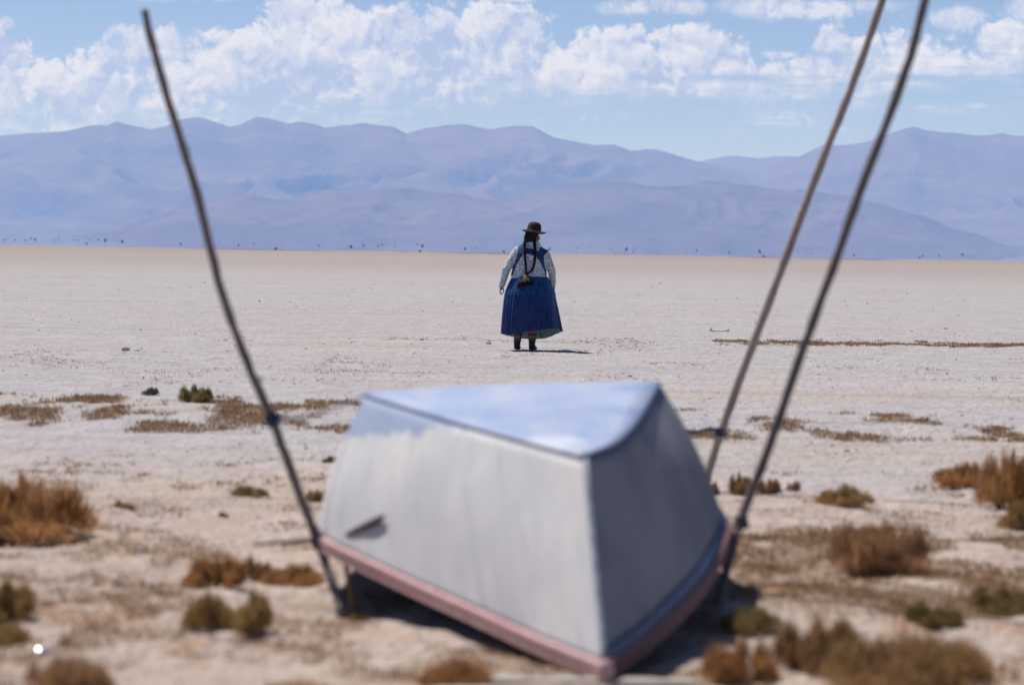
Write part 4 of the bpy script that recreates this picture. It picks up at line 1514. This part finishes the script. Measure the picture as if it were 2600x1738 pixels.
# ------------------------------------------------------------------ stuff: dry ground cover, clods
def ground_cover():
    rg = random.Random(77)
    vs, fs = [], []
    spots = []

    def add_area(n, x0, x1, y0, y1, scale, thr, seed, hh, asp=0.45):
        c = 0
        tries = 0
        while c < n and tries < n * 30:
            k = 400
            xa = np.array([rg.uniform(x0, x1) for _ in range(k)])
            ya = np.array([rg.uniform(y0, y1) for _ in range(k)])
            nv = fbm(xa / scale, ya / (scale / asp), seed, 4)
            edge = np.clip(np.minimum(ya - y0, y1 - ya) / (0.3 * (y1 - y0)), 0, 1)
            f_ = nv * (0.85 + 0.15 * edge) + 0.26 * (fbm(xa / 0.16, ya / 0.30, seed + 7, 2) - 0.5)
            ok = sstep(f_, thr - 0.11, thr + 0.10) > np.array([rg.uniform(0.08, 1) for _ in range(k)])
            for xx, yy in zip(xa[ok], ya[ok]):
                spots.append((xx, yy, hh))
                c += 1
            tries += k
    add_area(6500, -5.6, -0.3, 19.6, 24.0, 0.5, 0.545, 501, 0.040)
    add_area(3400, 0.3, 5.6, 19.8, 23.0, 0.5, 0.585, 502, 0.036)
    add_area(4200, 2.8, 9.8, 38.6, 40.4, 2.4, 0.47, 503, 0.04, 4.8)
    add_area(500, -6.0, 3.0, 37.0, 41.0, 0.8, 0.64, 504, 0.020)
    add_area(1200, -6.0, 7.0, 25.0, 36.0, 0.9, 0.66, 505, 0.022)
    add_area(9000, -2.4, 2.8, 8.0, 13.2, 0.34, 0.54, 506, 0.026, 0.8)
    add_area(5000, 0.8, 3.0, 10.4, 13.6, 0.30, 0.51, 507, 0.028, 0.8)
    add_area(2200, -2.8, 3.0, 13.0, 17.5, 0.34, 0.60, 508, 0.024, 0.8)
    SZ = gh(np.array([q[0] for q in spots]), np.array([q[1] for q in spots])) - 0.004
    for (xx, yy, hh), z0 in zip(spots, SZ):
        z0 = float(z0)
        for _ in range(5):
            an = rg.uniform(0, 6.283)
            el = rg.uniform(0.1, 1.3)
            ln = hh * rg.uniform(0.5, 1.4)
            d = Vector((math.cos(an) * math.cos(el), math.sin(an) * math.cos(el), math.sin(el)))
            s = d.cross(Vector((0, 0, 1)))
            s.normalize()
            b = Vector((xx + rg.uniform(-.025, .025), yy + rg.uniform(-.035, .035), z0))
            w2 = rg.uniform(0.0012, 0.0030) * (1 + yy / 40)
            o = len(vs)
            vs += [tuple(b), tuple(b + d * ln * .5 + s * w2), tuple(b + d * ln * .5 - s * w2), tuple(b + d * ln)]
            fs += [(o, o + 1, o + 2), (o + 1, o + 3, o + 2)]
    m_ = leafy('dry_cover', [(0.12, 0.068, 0.036), (0.24, 0.145, 0.078), (0.34, 0.22, 0.13), (0.27, 0.20, 0.12)])
    o = obj('dry_ground_cover', mesh_data('dry_ground_cover', vs, fs, m_, False))
    tag(o, 'low rusty dry plants spread in strips over the crust', kind='stuff')


ground_cover()


def clods():
    rg = random.Random(99)
    vs, fs = [], []
    bm = bmesh.new()
    bmesh.ops.create_icosphere(bm, subdivisions=1, radius=1.0)
    oc = [tuple(v.co) for v in bm.verts]
    of = [tuple(v.index for v in f.verts) for f in bm.faces]
    bm.free()
    N = 16000
    q_ = np.random.RandomState(3).rand(N)
    ys = 9750.0 / (95.0 + q_ * 1000.0)
    xs = (np.random.RandomState(4).rand(N) - 0.5) * 0.42 * ys
    keep = fbm(xs / 0.7, ys / 2.0, 601, 3) > 0.46
    xs, ys = xs[keep], ys[keep]
    zs = gh(xs, ys)
    for x, y, z in zip(xs, ys, zs):
        r_ = 0.0021 * math.exp(rg.gauss(0, 0.5)) * (1 + y / 28)
        o = len(vs)
        ph = rg.uniform(0, 1.57)
        for a, b, c in oc:
            j = rg.uniform(0.65, 1.25)
            vs.append((x + r_ * j * 1.4 * (a * math.cos(ph) - b * math.sin(ph)), y + r_ * j * 1.4 * (a * math.sin(ph) + b * math.cos(ph)), z + r_ * 0.25 + r_ * j * c * 0.8))
        fs += [tuple(i + o for i in f) for f in of]
    m_, t = material('clod_earth')
    g = t.n('ShaderNodeNewGeometry')
    t.put(t.bs.inputs['Base Color'], t.mix(g.outputs['Random Per Island'], (0.31, 0.27, 0.255), (0.46, 0.43, 0.425)))
    t.bs.inputs['Roughness'].default_value = 0.95
    o = obj('clods', mesh_data('clods', vs, fs, m_, False))
    tag(o, 'small clods and pebbles strewn over the crust', kind='stuff')


clods()


# ------------------------------------------------------------------ single small things on the plain
def stone(x, y, r_, mat, label, seed):
    rg = np.random.RandomState(seed)
    bm = bmesh.new()
    bmesh.ops.create_icosphere(bm, subdivisions=2, radius=1.0)
    for v in bm.verts:
        k = 1 + 0.28 * (rg.rand() - 0.5)
        v.co = Vector((v.co.x * r_ * 1.3 * k, v.co.y * r_ * k, v.co.z * r_ * 0.75 * k))
    me = bpy.data.meshes.new('stone')
    bm.to_mesh(me)
    bm.free()
    me.materials.append(mat)
    o = obj('stone', me)
    o.location = (x, y, float(gh(x, y)) + r_ * 0.35)
    tag(o, label, 'stone')


MT['stone_grey'] = simple('grey_stone', (0.20, 0.19, 0.19), (0.32, 0.30, 0.30), 30, 0.9)
MT['stone_pale'] = simple('pale_stone', (0.60, 0.57, 0.54), (0.72, 0.69, 0.66), 30, 0.9)
stone(-4.56, 33.56, 0.040, MT['stone_grey'], 'small grey stone on the crust far left of the woman', 1)
stone(-4.42, 33.5, 0.026, MT['stone_pale'], 'small pale stone just right of the grey one', 2)

# a bleached bone lying beyond her to the right
mb = MB()
cu = catmull([(-0.14, 0.02, 0.03), (-0.05, 0, 0.022), (0.06, 0, 0.022), (0.14, 0.03, 0.035)], 14)
mb.tube(cu, [0.022 - 0.010 * math.sin(math.pi * i / 13) for i in range(14)], 8)
mb.ball(cu[0], (0.026, 0.024, 0.026), 8, 6)
mb.ball(np.array(cu[0]) + np.array([0.01, 0, 0.03]), (0.020, 0.02, 0.022), 8, 6)
mb.ball(cu[-1], (0.026, 0.024, 0.030), 8, 6)
o = mb.build('bone', simple('bleached_bone', (0.68, 0.63, 0.55), (0.78, 0.74, 0.68), 20, 0.7))
o.location = (3.23, 44.4, float(gh(3.23, 44.4)) + 0.005)
tag(o, 'bleached white bone on the crust right of the woman', 'bone')


# a crumpled scrap of foil that glints in the sun
def foil():
    rg = np.random.RandomState(8)
    bm = bmesh.new()
    bmesh.ops.create_icosphere(bm, subdivisions=3, radius=1.0)
    for v in bm.verts:
        k = 1 + 0.5 * (rg.rand() - 0.5)
        v.co = Vector((v.co.x * 0.022 * k, v.co.y * 0.018 * k, v.co.z * 0.014 * k))
    me = bpy.data.meshes.new('foil_scrap')
    bm.to_mesh(me)
    bm.free()
    me.materials.append(simple('crumpled_foil', (0.85, 0.86, 0.88), (0.92, 0.92, 0.93), 40, 0.25, 2, metallic=1.0))
    o = obj('foil_scrap', me)
    o.location = (-1.477, 9.02, float(gh(-1.477, 9.02)) + 0.012)
    tag(o, 'small crumpled shiny scrap glinting near the bottom left corner', 'scrap')


foil()

# ------------------------------------------------------------------ far shrubs standing in the shimmer
FAR = [(8, 606), (15, 602), (36, 606), (62, 607), (75, 602), (86, 605), (131, 609), (133, 606), (146, 602), (185, 605), (196, 607), (217, 615), (224, 606), (246, 606), (263, 607),
       (295, 624), (307, 610), (400, 608), (456, 616), (496, 616), (551, 615), (591, 627), (603, 619), (640, 616), (683, 616), (682, 621), (696, 629), (711, 630), (738, 628), (763, 616),
       (807, 621), (887, 623), (920, 620), (957, 622), (967, 618), (1000, 622), (1037, 620), (1055, 617), (1064, 635), (1069, 621), (1094, 627), (1176, 628), (1194, 627), (1204, 627),
       (1229, 626), (1258, 628), (1275, 635), (1392, 629), (1461, 627), (1463, 639), (1493, 626), (1548, 630), (1557, 642), (1585, 631), (1588, 629), (1604, 635), (1609, 628), (1625, 631),
       (1646, 630), (1669, 634), (1696, 632), (1737, 631), (1737, 639), (1764, 634), (1765, 631), (1803, 637), (1848, 638), (1925, 634), (1926, 638), (1936, 648), (2022, 635), (2048, 638),
       (2055, 642), (2140, 645), (2165, 645), (2230, 645), (2270, 641), (2330, 650), (2340, 646), (2380, 646), (2418, 648), (2440, 643), (2455, 650), (2536, 650), (2560, 648)]
FAR_MAT = leafy('far_shrub', [(0.07, 0.04, 0.03), (0.12, 0.07, 0.048), (0.18, 0.11, 0.075)])
far_shapes = [shrub_meshes(450 + k, 260, 4, 0.25, 0.07) for k in range(3)]
far_d = [mesh_data('far_foliage', s[0], s[1], FAR_MAT, False) for s in far_shapes]


def far_shrubs():
    rg = random.Random(31)
    for i, (px, py) in enumerate(FAR):
        hz = 617 + 0.0158 * (px - 1300)
        off = min(max(py + 3 - hz, 4.5), 27.0)
        d = FPX * CAM_H / off
        ppm = FPX / d
        s = min(1.7, 0.8 * math.exp(rg.gauss(0, 0.45)))
        x = (px - 1300) / FPX * d
        o = obj('shrub', far_d[i % 3])
        o.location = (x, d, -0.02 if d > 375 else float(gh(x, d)) - 0.02)
        o.rotation_euler = (0, 0, rg.uniform(0, 6.28))
        o.scale = (7.5 * s / ppm, 7.5 * s / ppm, 3.0 * s / ppm)
        tag(o, 'tiny dark far-off shrub floating in the shimmer where the plain ends', 'shrub', 'far shrubs along the edge of the plain')


far_shrubs()
